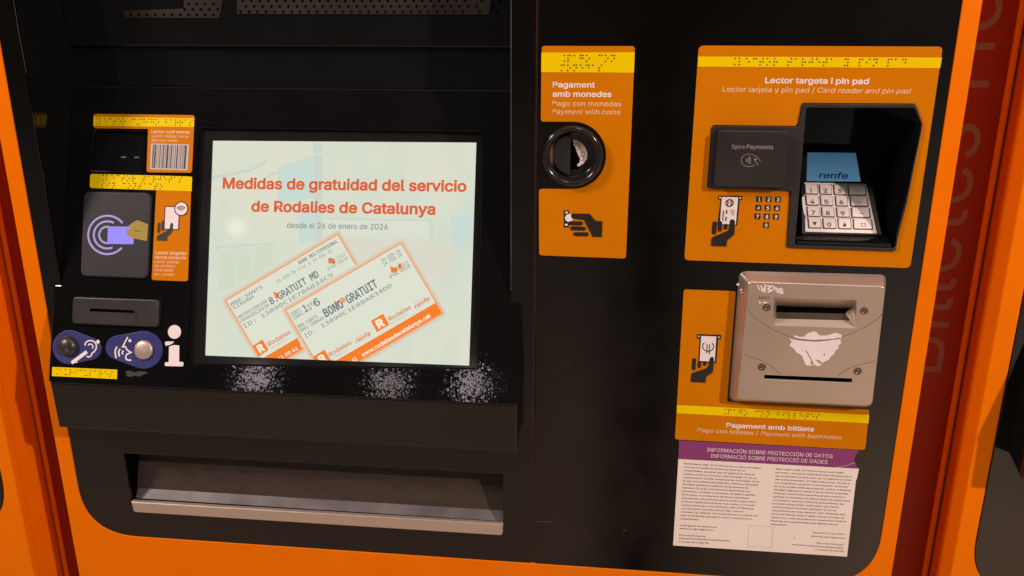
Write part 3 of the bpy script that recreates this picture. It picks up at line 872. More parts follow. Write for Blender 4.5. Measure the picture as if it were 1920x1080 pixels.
# narrow card slot
p = Part()
cuv = rounded(px(PAN, [(141, 556.5), (302.5, 562), (300, 614), (139, 607)]), 0.0055, 5)
raised(p, 'dark_plastic', PAN, cuv, 0.0, 0.006, 0.0018)
CS = PAN.off(0.006)
decal(p, 'satin_black', CS, [(170, 577), (253, 581), (256, 606), (163, 602)], 0.0001, 1)
decal(p, 'dark_plastic', CS, [(168, 585.5), (253, 589), (255, 605), (164, 601.5)], 0.00025, 0.5)
decal(p, 'void', CS, [(170, 578), (252, 582), (252, 587), (168, 583.5)], 0.0004, 1)
stroke(p, 'smudge', CS, arc_px((266.5, 592.5), 6, 60, 330, 12), 1.4, 0.0002)
stroke(p, 'smudge', CS, arc_px((266, 592.5), 2.6, 0, 300, 10), 1.2, 0.0002)
p.build('card_slot', machine)

# blue hearing and speaking signs
def teardrop(c0, r0, c1_, r1, n=22):
    a, b = Vector(c0), Vector(c1_)
    d = (b - a); L = d.length; base = math.atan2(d[1], d[0])
    t = math.acos((r0 - r1) / L)
    pts = []
    for k in range(n): 
        an = base + t + (2 * math.pi - 2 * t) * k / (n - 1)
        pts.append((a[0] + r0 * math.cos(an), a[1] + r0 * math.sin(an)))
    for k in range(n // 2):
        an = base - t + 2 * t * k / (n // 2 - 1)
        pts.append((b[0] + r1 * math.cos(an), b[1] + r1 * math.sin(an)))
    return pts
p = Part()
raised(p, 'blue', PAN, px(PAN, teardrop((131, 651), 32, (170, 654), 21)), 0.0, 0.0012, 0.0006)
E1 = PAN.off(0.0012)
stroke(p, 'sign_white', E1, [(134.5, 680.5), (148, 670.5), (163, 659.5)], 6.2, 0.0001)
decal(p, 'sign_white', E1, [(133, 681), (146, 680), (140, 674)], 0.0001)
stroke(p, 'sign_white', E1, [(159.5, 648), (160.5, 642.5), (165.5, 638.8), (172.5, 638.5), (178, 641.5), (180.8, 647), (180.5, 653.5), (177, 659), (172.5, 662.5), (170.5, 667.5), (166, 669.5), (162.5, 668)], 2.4, 0.00012)
stroke(p, 'sign_white', E1, [(165, 648), (167.5, 645), (172, 645.5), (174.5, 649.5), (173.5, 653.5)], 2.2, 0.00012)
decal(p, 'sign_white', E1, [(179.5, 640.5), (184, 636.5), (188, 641), (183.5, 645.5)], 0.00012)
p.build('hearing_sign', machine, 'dark blue drop shaped sign with a white ear')
p = Part()
so = PAN.loc((129.5, 649)); s_ = PAN.m((129.5, 649))
lathe(p, 'socket', PAN, so, [(18 * s_, 0.0012), (17.6 * s_, 0.004), (16 * s_, 0.0065), (12 * s_, 0.009), (7 * s_, 0.0102), (3 * s_, 0.0106), (0.4 * s_, 0.0107)], 32)
stroke(p, 'scratch', PAN.off(0.0108), arc_px((125.5, 656.5), 2.6, 0, 330, 12), 0.9, 0.0002)
p.build('headphone_socket', machine)
p = Part()
raised(p, 'blue', PAN, px(PAN, teardrop((270, 656), 35.5, (221, 652), 22.5)), 0.0, 0.0012, 0.0006)
W_ = lambda x, y: (80 + x / 6.75, 560 + y / 6.75)
stroke(p, 'sign_white', E1, [W_(1078, 485), (230, 650), W_(1050, 608), W_(1062, 640), W_(1078, 656), W_(1118, 680), W_(1062, 706), W_(1052, 740), W_(1058, 765), W_(1080, 778), W_(1122, 778)], 2.6, 0.00012)
disc(p, 'sign_white', E1, W_(1105, 532), 2.8, 0.00012)
for x, a, b in ((1020, 655, 705), (985, 632, 730), (950, 610, 750)):
    pts = [W_(x + (8 if k in (0, 4) else (-6 if k == 2 else -2)) * (1 if a < 650 else 0.5), a + (b - a) * k / 4) for k in range(5)]
    if x == 950: pts = [W_(940, 608), W_(922, 645), W_(918, 680), W_(922, 715), W_(934, 752)]
    if x == 985: pts = [W_(982, 635), W_(966, 660), W_(963, 684), W_(966, 708), W_(975, 730)]
    if x == 1020: pts = [W_(1020, 655), W_(1008, 680), W_(1012, 706)]
    stroke(p, 'sign_white', E1, pts, 2.8, 0.00012)
p.build('intercom_sign', machine, 'dark blue drop shaped sign with a white speaking face')
p = Part()
bo = PAN.loc((271, 656))
lathe(p, 'steel', PAN, bo, [(16.8 * s_, 0.0012), (16.8 * s_, 0.0035), (15.5 * s_, 0.0048), (11 * s_, 0.0056), (6 * s_, 0.006), (1 * s_, 0.0062)], 32)
p.build('intercom_button', machine)
p = Part()
Zc = lambda x, y: (x / 4, 540 + y / 4)
disc(p, 'sign_white', PAN, Zc(1309, 329), 12.3, 0.0001)
decal(p, 'sign_white', PAN, [Zc(1238, 402), Zc(1306, 400), Zc(1300, 412), Zc(1272, 428), Zc(1240, 434)], 0.0001, 2)
decal(p, 'sign_white', PAN, [Zc(1268, 440), Zc(1300, 428), Zc(1345, 430), Zc(1344, 553), Zc(1376, 555), Zc(1375, 588), Zc(1236, 585), Zc(1237, 557), Zc(1266, 556)], 0.0001, [1, 1, 2, 0.5, 2, 2, 2, 2, 0.5])
p.build('information_symbol', machine, 'pinkish white letter i beside the screen corner')
p = Part()
decal(p, 'sign_yellow', PAN, [(98, 688), (220, 693), (219.3, 710.8), (97.5, 705)], 0.0001, 0.5)
braille(p, '^auriculares', PAN, (104, 692), (211, 697), 8.5, 0.00024, 0.9)
p.build('braille_label', machine, 'short yellow braille strip under the blue signs')
p = Part()
decal(p, 'smudge', PAN, [(236, 696), (244, 695), (252, 698), (262, 696), (272, 697), (279, 699), (270, 702), (262, 706), (252, 704), (246, 707), (237, 705)], 0.00008, 1)
p.build('worn_label', machine)

# ================================================================== coin slot and its sign
p = Part()
ar_top = [(1075 + 63.5 * math.sin(R(a)) * 0.97, 291 - 63 * math.cos(R(a))) for a in range(0, 181, 9)]
co_px = [(1015.8, 86), (1190.5, 86.5), (1173.5, 484.5), (1011, 478.5), (1010.5, 354)] + ar_top[::-1] + [(1014, 228)]
co = px(FAS, co_px); sm = FAS.m((1075, 290))
rad = [6 * sm, 6 * sm, 6 * sm, 6 * sm, 6 * sm] + [0] * len(ar_top) + [6 * sm]
plate(p, 'sign_orange', FAS, [rounded(co, rad, 5)], 0.0001, 0.0003)
decal(p, 'sign_yellow', FAS, [(1015.2, 98.5), (1190, 98), (1188.6, 136.3), (1014.8, 135.3)], SG)
braille(p, '^pago con', FAS, (1053.5, 103.5), (1152.5, 103.8), 10.5, SG + 0.00012, 1.25)
braille(p, 'monedas', FAS, (1053, 121.8), (1128.5, 122), 10.0, SG + 0.00012, 1.25)
text(p, 'sign_white', 'Pagament', FAS, (1036.5, 163.6), (1115.5, 164), 10.6, bold=0.022, h=SG)
text(p, 'sign_white', 'amb monedes', FAS, (1036, 181), (1146.5, 181.6), 10.6, bold=0.022, h=SG)
text(p, 'soft_white', 'Pago con monedas', FAS, (1036, 198), (1164.5, 199.2), 9.6, bold=0.004, h=SG)
text(p, 'soft_white', 'Payment with coins', FAS, (1035, 213.4), (1163.5, 214.6), 9.6, bold=0.002, shear=0.2, h=SG)
K = lambda x, y: (960 + x / 4, 270 + y / 4)
decal(p, 'ink', FAS, [K(388, 497), K(428, 497), K(427, 625), K(387, 625)], SG)
decal(p, 'sign_white', FAS, [K(399, 507), K(418, 507), K(418, 519), K(399, 519)], SG + 0.00013)
decal(p, 'sign_white', FAS, [K(398, 598), K(417, 598), K(417, 612), K(398, 612)], SG + 0.00013)
disc(p, 'sign_white', FAS, K(428, 554), 7.6, SG + 0.00026)
decal(p, 'ink', FAS, [K(448, 520), K(582, 522), K(628, 575), K(678, 577), K(673, 696), K(604, 695), K(540, 568), K(470, 560), K(448, 556), K(443, 540)], SG + 0.0004, [4, 2, 1, 1, 1, 1, 2, 1, 2, 3])
pill(p, 'ink', FAS, K(440, 592), K(516, 594), 7.6, SG + 0.0004)
pill(p, 'ink', FAS, K(452, 631), K(538, 633), 7.6, SG + 0.0004)
pill(p, 'ink', FAS, K(474, 674), K(560, 676), 7.6, SG + 0.0004)
p.build('instruction_sign', machine, 'tall narrow orange coin sign with a bite cut out round the slot')

p = Part()
r = 57.5 * sm
lathe(p, 'ring_black', FAS, coin_c, [(r, -0.001), (r, 0.003), (r * .985, 0.0062), (r * .955, 0.0085), (r * .91, 0.0097), (r * .86, 0.0095), (r * .81, 0.0078), (r * .775, 0.0045), (r * .755, 0.0), (r * .74, -0.006), (r * .72, -0.007), (r * .70, -0.0072), (r * .2, -0.0072), (r * .02, -0.0072)], 64)
coin = p.build('coin_slot', machine, 'round black coin slot with a raised shiny ring')
for poly in coin.data.polygons: poly.material_index = 0
p = Part()
CO = FAS.off(-0.0072)
decal(p, 'void', CO, [(1066, 262), (1084, 262), (1094, 280), (1094, 300), (1084, 317), (1066, 317)], 0.0002, 1.5)
C_ = lambda x, y: (1000 + x / 7.71, 220 + y / 7.71)
lab = [C_(568, 320), C_(640, 330), C_(705, 375), C_(755, 440), C_(782, 520), C_(775, 600), C_(730, 665), C_(650, 712), C_(628, 690), C_(672, 650), C_(670, 590), C_(630, 500), C_(590, 400)]
decal(p, 'coin_label', CO, lab, 0.0004, 1)
stroke(p, 'grey_ink', CO, arc_px(C_(638, 420), 4.2, 0, 345, 18, 6.8), 1.0, 0.0006)
stroke(p, 'grey_ink', CO, arc_px(C_(714, 530), 3.8, 0, 345, 16, 4.6), 1.0, 0.0006)
stroke(p, 'grey_ink', CO, arc_px(C_(700, 592), 3.4, 0, 345, 16, 4.2), 1.0, 0.0006)
p.build('coin_label', coin)
p = Part()
cc_ = CO.loc((1074.5, 290))
rr = 38.5 * sm
shut = circle_uv(cc_, rr, 30, math.pi / 2 + 0.13, 1.5 * math.pi - 0.13)
plate(p, 'satin_black', CO, [shut], 0.0006, 0.0025, 0.0006)
p.build('coin_shutter', coin)

# ================================================================== card reader, pin pad and their sign
p = Part()
hole_uv = rounded(px(FAS, SIGNHOLE), [5 * sm, 5 * sm, 9 * sm, 3 * sm, 3 * sm, 6 * sm, 4 * sm, 5 * sm, 7 * sm, 6 * sm, 7 * sm, 7 * sm], 4)
sign_uv = rounded(px(FAS, [(1310, 85.3), (1767.5, 87.5), (1706.5, 502.5), (1283, 487.5)]), [10 * sm, 8 * sm, 10 * sm, 9 * sm], 6)
plate(p, 'sign_orange', FAS, [sign_uv, hole_uv], 0.0001, 0.0003)
decal(p, 'sign_yellow', FAS, [(1309.2, 105.8), (1766, 107.8), (1762.3, 127.6), (1308, 125)], SG)
braille(p, '^lector tarjeta y pin pad', FAS, (1373.5, 109.5), (1699, 111.5), 11.5, SG + 0.00012, 1.3)
text(p, 'sign_white', 'Lector targeta i pin pad', FAS, (1434, 155.6), (1628.5, 157.6), 11.4, bold=0.022, h=SG)
text(p, 'soft_white', 'Lector tarjeta y pin pad /', FAS, (1354.5, 171.8), (1527, 173.6), 10.2, bold=0.003, h=SG)
text(p, 'soft_white', 'Card reader and pin pad', FAS, (1532, 173.6), (1707.5, 175.4), 10.2, bold=0.003, shear=0.2, h=SG)
G = lambda x, y: (1280 + x / 7.714, 340 + y / 7.714)
decal(p, 'ink', FAS, [G(512, 204), G(862, 208), G(860, 270), G(825, 268), G(790, 634), G(500, 628), G(548, 266), G(512, 264)], SG, 0.8)
decal(p, 'sign_white', FAS, [G(566, 224), G(802, 228), G(768, 621), G(538, 616)], SG + 0.00013)
disc(p, 'sign_white', FAS, G(540, 234), 1.7, SG + 0.00013)
disc(p, 'sign_white', FAS, G(832, 238), 1.7, SG + 0.00013)
disc(p, 'grey_ink', FAS, G(677, 312), 8.0, SG + 0.00026)
decal(p, 'sign_white', FAS, [G(663, 275), G(690, 275), G(688, 350), G(661, 350)], SG + 0.0004)
for dx in (-38, 38):
    disc(p, 'sign_white', FAS, G(676 + dx, 311), 1.1, SG + 0.0004)
stroke(p, 'grey_ink', FAS, [G(590, 420), G(578, 572)], 2.4, SG + 0.00026)
stroke(p, 'grey_ink', FAS, [G(636, 412), G(632, 470)], 3.0, SG + 0.00026)
stroke(p, 'grey_ink', FAS, [G(628, 512), G(622, 570)], 3.0, SG + 0.00026)
decal(p, 'barwhite', FAS, [G(685, 410), G(745, 402), G(752, 450), G(728, 500), G(690, 462)], SG + 0.00026, 1)
pill(p, 'ink', FAS, G(462, 608), G(453, 736), 8.6, SG + 0.0003)
pill(p, 'ink', FAS, G(540, 600), G(534, 698), 7.6, SG + 0.0003)
pill(p, 'ink', FAS, G(620, 640), G(616, 668), 7.6, SG + 0.0003)
decal(p, 'ink', FAS, [G(415, 830), G(440, 800), G(630, 722), G(668, 690), G(680, 575), G(695, 552), G(720, 545), G(745, 556), G(754, 580), G(744, 766), G(642, 850), G(630, 938), G(410, 934)], SG + 0.00045, 1)
for rw, (yy, xs) in enumerate(((257, (1106, 1243, 1377)), (380, (1093, 1228, 1362)), (505, (1080, 1215, 1348)), (632, (1205,)))):
    for cn, xx in enumerate(xs):
        c = G(xx, yy + cn * 2)
        decal(p, 'ink', FAS, [(c[0] - 5.6, c[1] - 5.4), (c[0] + 5.6, c[1] - 5.2), (c[0] + 5.3, c[1] + 5.4), (c[0] - 5.7, c[1] + 5.2)], SG, 0.6)
        s = '0' if rw == 3 else str(rw * 3 + cn + 1)
        hw = 1.8 if s == '1' else 2.5
        text(p, 'sign_white', s, FAS, (c[0] - hw, c[1] + 3.5), (c[0] + hw, c[1] + 3.6), 7.2, bold=0.02, h=SG + 0.00014)
p.build('instruction_sign', machine, 'large orange card payment sign with number squares and a cut out')

p = Part()
BZ = FAS.off(0.0018)
plate(p, 'satin_black', FAS, [[Vector(u) for u in rounded(px(FAS, [(1504, 193.5), (1715.5, 195), (1728, 230), (1726, 246), (1700, 377), (1683, 442), (1678, 470), (1475, 463), (1482, 357), (1327, 352), (1335.5, 235.5), (1496, 237)]), [4 * sm] * 12, 4)], open_uv], 0.0002, 0.0030, 0.0010, 2)
p.build('device_surround', machine)

p = Part()
rd_uv = rounded(px(FAS.off(0.013), [(1347, 244.5), (1477, 246.5), (1473.5, 352), (1338, 349.5)]), 6 * sm, 5)
raised(p, 'dark_plastic', FAS, rd_uv, 0.003, 0.013, 0.0012)
RF = FAS.off(0.013)
Q = lambda x, y: (1320 + x / 7.717, 220 + y / 7.717)
text(p, 'dim_print', 'Spire', RF, Q(398, 452), Q(590, 455), 8.6, bold=-0.004, h=0.0002)
text(p, 'dim_print', 'Payments', RF, Q(614, 455), Q(1000, 461), 8.8, bold=0.008, h=0.0002)
stroke(p, 'dim_print', RF, [Q(820, 640), Q(770, 575)] + arc_px(Q(655, 622), 15.3, 42, 318, 26, 11.8), 0.9, 0.0002)
for k, rr_ in enumerate((3.0, 5.6, 8.2, 10.8)):
    stroke(p, 'dim_print', RF, arc_px(Q(590, 622), rr_, -36, 36, 8, rr_ * 1.15), 1.1, 0.0002)
decal(p, 'dim_print', RF, [Q(720, 610), Q(745, 590), Q(765, 605), Q(740, 625), Q(790, 690), Q(780, 692)], 0.0002)
p.build('card_reader', machine, 'black contactless card reader block with pale lettering')

# recess behind the surround and the tilted keypad in it
p = Part()
tube_walls(p, 'gloss_black', FAS, open_uv, 0.0005, -0.135, 1.0, 'gloss_black')
p.build('keypad_recess', machine)
PB = Vector(FAS.off(-0.020).world((1576, 437)))
PADP = Plane(PB, (0, math.sin(PTILT), math.cos(PTILT)))
p = Part()
PD = lambda x, y: (1480 + x / 7.2, 330 + y / 7.2)
body = px(PADP, [(1502, 283), (1623, 285), (1655, 441), (1503, 438)])
raised(p, 'dark_plastic', PADP, rounded(body, 3 * sm, 4), -0.03, 0.0, 0.0012)
stroke(p, 'satin_black', PADP, [(1616, 288), (1648, 440)], 6, 0.0012)
decal(p, 'key_plate', PADP, [PD(205, 92), PD(1035, 112), PD(1178, 780), PD(215, 756)], 0.0003, 1, 0.0006)
decal(p, 'key_plate', PADP, [PD(170, 300), PD(200, 250), PD(215, 400), PD(205, 560), PD(178, 420)], 0.0003, 1, 0.0005)
for c in ((370, 122), (568, 122), (797, 272), (830, 578), (230, 566), (205, 268)):
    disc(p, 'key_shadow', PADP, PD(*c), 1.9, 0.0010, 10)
    disc(p, 'key_plate', PADP, PD(*c), 0.8, 0.0012, 8)
pad = p.build('pin_pad', machine, 'tilted steel pin pad with a small blue screen')
p = Part()
dsp = px(PADP, [(1513.5, 287), (1604, 288), (1613, 341.5), (1512, 340.5)])
plate(p, 'bezel', PADP, [rounded(px(PADP, [(1507, 283.5), (1611, 285), (1620, 345), (1506, 343)]), 2 * sm, 3)], 0.0001, 0.0012)
plate(p, 'e_pin', PADP, [rounded(dsp, 1.5 * sm, 3)], 0.0013, 0.0003)
text(p, 'e_pintext', 'renfe', PADP, (1534.5, 335), (1590.5, 336.5), 14.5, bold=0.018, shear=0.22, h=0.0018)
p.build('pin_display', pad)
def quad_uv(l):
    return [Vector(u) for u in l]
rows = [((207, 375), (403, 562), (598, 757), (795, 1022), 122, 248), ((222, 392), (417, 578), (620, 780), (822, 1048), 272, 400),
        ((237, 405), (434, 600), (636, 803), (840, 1078), 425, 552), ((253, 422), (452, 622), (657, 826), (865, 1108), 578, 708)]
glyph = [['1', '2', '3', ''], ['4', '5', '6', ''], ['7', '8', '9', ''], ['v', '0', '^', '']]
for ri, row in enumerate(rows):
    y0, y1 = row[4], row[5]
    for ci in range(4):
        a, b = row[ci]
        dy = ci * 5
        pts = [PD(a - 3, y0 + dy), PD(b - 10, y0 + dy + 4), PD(b + 2, y1 + dy + 2), PD(a + 8, y1 + dy - 2)]
        q = Part()
        uv = px(PADP, pts)
        cu_ = sum(uv, Vector((0, 0))) / 4
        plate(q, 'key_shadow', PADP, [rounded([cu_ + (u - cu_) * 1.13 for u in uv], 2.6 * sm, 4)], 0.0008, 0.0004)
        raised(q, 'key', PADP, rounded(uv, 2.2 * sm, 4), 0.0010, 0.0030, 0.0008)
        g_ = glyph[ri][ci]
        KP = PADP.off(0.0030)
        cx = sum(t[0] for t in pts) / 4 + 0.8; cy = sum(t[1] for t in pts) / 4
        if g_ == 'v': decal(q, 'key_ink', KP, [(cx - 4, cy - 3.4), (cx + 4, cy - 3.2), (cx + 0.3, cy + 4)], 0.0002)
        elif g_ == '^': decal(q, 'key_ink', KP, [(cx - 4, cy + 3.6), (cx + 4, cy + 3.8), (cx, cy - 4)], 0.0002)
        elif g_:
            hw = 2.2 if g_ == '1' else 3.9
            text(q, 'key_ink', g_, KP, (cx - hw, cy + 4.6), (cx + hw, cy + 4.7), 9.6, bold=0.016, h=0.0002)
            if g_ == '5': disc(q, 'key_ink', KP, (cx + 5.2, cy + 0.6), 0.7, 0.0002, 8)
        elif ri == 3:
            stroke(q, 'key_ink', KP, [(cx - 3, cy - 3), (cx + 5, cy - 2.6), (cx + 5.4, cy + 2.6), (cx - 2.6, cy + 2.4)], 0.9, 0.0002, closed=True)
        else:
            stroke(q, 'key_ink', KP, [(cx - 3, cy), (cx + 5, cy + 0.3)], 1.2, 0.0002)
        q.build('key', pad)
p = Part()   # glossy sill in front of the keys
zf = FAS.world((1576, 457))[2]; zk = PB[2]
xl, xr = FAS.world((1491, 456))[0] + 0.0008, FAS.world((1674, 460))[0] - 0.0008
prism_x(p, 'gloss_black', xl, xr, [(0.0005, zf + 0.0006), (0.0005, zf - 0.006), (0.03, zf - 0.006), (0.03, zk - 0.002), (0.0185, zk - 0.0025), (0.004, zf + 0.0022)], 0.0016, 3)
p.build('keypad_sill', pad)

# ================================================================== banknote sign, acceptor, data notice
p = Part()
bn = rounded(px(FAS, [(1282, 542.5), (1379.5, 546), (1363, 753), (1630, 768), (1622, 843.5), (1265.5, 823.5)]), [5 * sm, 5 * sm, 3 * sm, 6 * sm, 6 * sm, 5 * sm], 5)
plate(p, 'sign_orange', FAS, [bn], 0.0001, 0.0003)
decal(p, 'sign_yellow', FAS, [(1269.6, 759), (1629.6, 777.5), (1628, 793.3), (1268.6, 774.5)], SG)
braille(p, '^pago con billetes', FAS, (1356, 767.0), (1536.5, 777), 9.5, SG + 0.00012, 1.05)
text(p, 'sign_white', 'Pagament amb bitllets', FAS, (1361.5, 800.5), (1526, 808.5), 9.6, bold=0.022, h=SG)
text(p, 'soft_white', 'Pago con billetes /', FAS, (1307.5, 809.5), (1421, 815.5), 9.2, bold=0.003, h=SG)
text(p, 'soft_white', 'Payment with banknotes', FAS, (1426.5, 816), (1578, 823.8), 9.2, bold=0.003, shear=0.2, h=SG)
N_ = lambda x, y: (960 + x / 4, 540 + y / 4)
decal(p, 'ink', FAS, [N_(1387, 344), N_(1568, 350), N_(1565, 386), N_(1546, 384), N_(1532, 562), N_(1395, 555), N_(1408, 380), N_(1386, 378)], SG, 0.6)
decal(p, 'sign_white', FAS, [N_(1419, 358), N_(1532, 362), N_(1520, 550), N_(1407, 545)], SG + 0.00013)
disc(p, 'sign_white', FAS, N_(1402, 361), 1.5, SG + 0.00013)
disc(p, 'sign_white', FAS, N_(1551, 368), 1.5, SG + 0.00013)
stroke(p, 'ink', FAS, [N_(*q) for q in ((1442, 408), (1430, 424), (1430, 446), (1442, 464), (1460, 472), (1484, 472), (1502, 462), (1512, 444), (1510, 426), (1500, 412))], 2.0, SG + 0.00026)
stroke(p, 'ink', FAS, [N_(1464, 420), N_(1460, 488)], 1.9, SG + 0.0003)
stroke(p, 'ink', FAS, [N_(1482, 420), N_(1478, 494)], 1.9, SG + 0.0003)
pill(p, 'ink', FAS, N_(1366, 538), N_(1362, 602), 7.2, SG + 0.0003)
pill(p, 'ink', FAS, N_(1406, 560), N_(1403, 588), 6.2, SG + 0.0003)
pill(p, 'ink', FAS, N_(1446, 558), N_(1444, 572), 6.2, SG + 0.0003)
decal(p, 'ink', FAS, [N_(1344, 642), N_(1360, 632), N_(1455, 600), N_(1474, 580), N_(1482, 530), N_(1488, 518), N_(1500, 514), N_(1512, 520), N_(1514, 534), N_(1506, 630), N_(1456, 662), N_(1450, 708), N_(1340, 702)], SG + 0.00045, 0.8)
p.build('instruction_sign', machine, 'L shaped orange banknote sign round the silver acceptor')

p = Part()
DEP = 0.019
FR = FAS.off(DEP)
base_uv = rounded(px(FAS, [(1386, 508), (1663, 515), (1633, 764), (1367, 752)]), [16 * sm, 14 * sm, 12 * sm, 14 * sm], 8)
front_uv = rounded(px(FR, [(1404, 529), (1660, 538), (1635, 761), (1382, 748)]), [7 * sm, 9 * sm, 12 * sm, 9 * sm], 8)
loops = []
for w, hgt in ((0, 0.0), (0.55, 0.60), (0.78, 0.82), (0.90, 0.93), (0.97, 0.98), (1.03, 1.0)):
    loops.append([FAS.at(a * (1 - w) + b * w, DEP * hgt) for a, b in zip(base_uv, front_uv)])
A5 = lambda x, y: (1360 + x / 6, 500 + y / 6)
A6 = lambda x, y: (1360 + x / 6, 620 + y / 6)
loft(p, 'silver', loops, False, True)
last = [FAS.loc((0, 0)) * 0 + Vector((FAS.u.dot(v - FAS.p0), FAS.v.dot(v - FAS.p0))) for v in loops[-1]]
mouth = px(FR, [A5(548, 345), A5(1477, 374), A5(1469, 694), A5(535, 661)])
slot = px(FR, [A6(440, 497), A6(1428, 538), A6(1424, 582), A6(436, 538)])
me = curve_mesh([last, mouth, slot], 0.0)
p.mesh(me, FAS.mat(DEP), 'silver')
# mouth: sloping top wall, dark throat, lower ledge that rises to the front
mz = [FAS.at(u, DEP) for u in mouth]
BK = 0.017
tb = [FAS.at(u, DEP - BK) for u in px(FAS.off(DEP - BK), [A5(575, 440), A5(1400, 468), A5(1390, 520), A5(570, 500)])]
p.raw([mz[0], mz[1], tb[1], tb[0]], [[0, 1, 2, 3]], 'silver')
lb = [FAS.at(u, DEP - 0.012) for u in px(FAS.off(DEP - 0.012), [A5(568, 512), A5(1350, 528), A5(1405, 606), A5(578, 584)])]
p.raw([mz[1], mz[2], lb[2], lb[1], tb[1]], [[0, 1, 2, 3, 4]], 'silver')
p.raw([mz[3], mz[0], tb[0], lb[0], lb[3]], [[0, 1, 2, 3, 4]], 'silver')
p.raw([tb[0], tb[1], lb[1], lb[0]], [[0, 1, 2, 3]], 'void')
p.raw([lb[0], lb[1], lb[2], lb[3]], [[0, 1, 2, 3]], 'steel_dark')
p.raw([lb[3], lb[2], mz[2], mz[3]], [[0, 1, 2, 3]], 'silver_edge')
tube_walls(p, 'void', FAS, slot, DEP - 0.0001, DEP - 0.008, 1.0, 'void')
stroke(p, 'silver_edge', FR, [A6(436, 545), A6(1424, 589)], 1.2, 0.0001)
# parting lines
def groove(pts, w=1.1):
    P = px(FR, pts)
    S = []
    for i in range(len(P) - 1):                       # Catmull-Rom
        a, b, c, d = P[max(0, i - 1)], P[i], P[i + 1], P[min(len(P) - 1, i + 2)]
        for k in range(6):
            t = k / 6
            S.append(0.5 * ((2 * b) + (c - a) * t + (2 * a - 5 * b + 4 * c - d) * t * t + (3 * b - a - 3 * c + d) * t ** 3))
    S.append(P[-1])
    s = FR.m(pts[0])
    stroke(p, 'groove', FR, S, w * s, 0.00012, True)
    stroke(p, 'silver_edge', FR, [u + Vector((0, -w * s * 0.95)) for u in S], w * s * 0.8, 0.00010, True)  # painted highlight on the groove's lower side
groove([A5(255, 495), A5(330, 570), A5(440, 650), A5(560, 720), A5(720, 790), A5(860, 822), A5(1000, 832), A5(1150, 822), A5(1320, 788), A5(1500, 715), A5(1650, 632), A5(1745, 555), A5(1778, 500)])
groove([A6(215, 262), A6(250, 292), A6(370, 325), A6(480, 380), A6(560, 440), A6(622, 500)])
groove([A6(1250, 530), A6(1330, 460), A6(1430, 410), A6(1550, 375), A6(1660, 352), A6(1695, 325)])
# worn ghost print
text(p, 'groove', 'MOI', FR, A5(372, 362), A5(496, 366), 5.6, h=0.00012)
acceptor = p.build('banknote_acceptor', machine, 'scuffed silver banknote slot housing with torn white sticker remains')
for c in (A5(464, 458), A5(1560, 495), A6(410, 408), A6(1488, 455)):
    q = Part()
    cu_ = FR.loc(c); s7 = FR.m(c)
    lathe(q, 'steel_dark', FR, cu_, [(7.6 * s7, 0.0001), (7.2 * s7, 0.0007), (6.2 * s7, 0.0008), (4.6 * s7, 0.0005), (3.4 * s7, -0.0006), (2.0 * s7, -0.001), (0.3 * s7, -0.001)], 20)
    disc(q, 'groove', FR, c, 3.0, 0.0004, 12)
    q.build('screw', acceptor)
q = Part()
def ragged(pts, amp=0.9, n=4):
    out = []
    for i in range(len(pts)):
        a, b = Vector(pts[i]), Vector(pts[(i + 1) % len(pts)])
        d = b - a; nn = Vector((-d[1], d[0])); nn = nn.normalized() if nn.length else nn
        for k in range(n): out.append(tuple(a + d * (k / n) + nn * random.uniform(-amp, amp) * (0 if k == 0 else 1)))
    return out
topst = [(770, 772), (800, 775), (830, 788), (890, 790), (920, 752), (945, 745), (985, 725), (1030, 735), (1045, 765), (1080, 778), (1150, 772), (1200, 755), (1255, 745), (1310, 770), (1306, 796), (1150, 816), (1000, 824), (860, 812), (775, 795)]
decal(q, 'sign_white', FR, ragged([A5(*t) for t in topst], 0.7, 3), 0.0002)
q.build('torn_sticker', acceptor)
q = Part()
botst = [(720, 800), (760, 820), (860, 834), (1000, 844), (1150, 834), (1298, 812), (1302, 865), (1272, 885), (1275, 915), (1232, 950), (1225, 980), (1190, 1005), (1170, 1040), (1120, 1065), (1092, 1085), (1060, 1050), (1010, 1045), (1040, 1075), (1085, 1098), (1050, 1120), (1000, 1105), (960, 1060), (955, 1095), (985, 1112), (910, 1106), (885, 1060), (868, 1010), (840, 985), (800, 965), (765, 920), (722, 885), (745, 845)]
decal(q, 'sign_white', FR, ragged([A5(*t) for t in botst], 0.6, 3), 0.0002)
stroke(q, 'groove', FR, [A5(905, 940), A5(935, 990), A5(985, 1080)], 1.2, 0.0005)
disc(q, 'groove', FR, A5(1112, 988), 1.4, 0.0005, 8)
q.build('torn_sticker', acceptor)
q = Part()
for pts in ([(360, 205), (385, 260)], [(400, 205), (415, 280)], [(395, 205), (430, 275)], [(450, 200), (440, 290)], [(470, 215), (510, 225), (480, 250), (520, 270), (470, 285)], [(520, 210), (560, 235), (530, 265)], [(570, 235), (580, 280)], [(600, 245), (570, 270), (600, 290), (650, 265)], [(640, 240), (600, 262), (620, 298), (655, 290)], [(385, 390), (390, 412)], [(425, 410), (440, 400), (470, 405)]):
    stroke(q, 'sign_white', FR, ragged([A5(*t) for t in pts], 0.3, 2)[:-1], random.uniform(2.0, 3.6), 0.00018)
for c, r_ in (((1383, 532), 2.6), ((1389, 542), 2.0), ((1390, 547), 1.6)):
    w_ = FAS.off(DEP * 0.5)
    disc(q, 'sign_white', w_, c, r_, 0.003, 9)
q.build('paint_residue', acceptor)

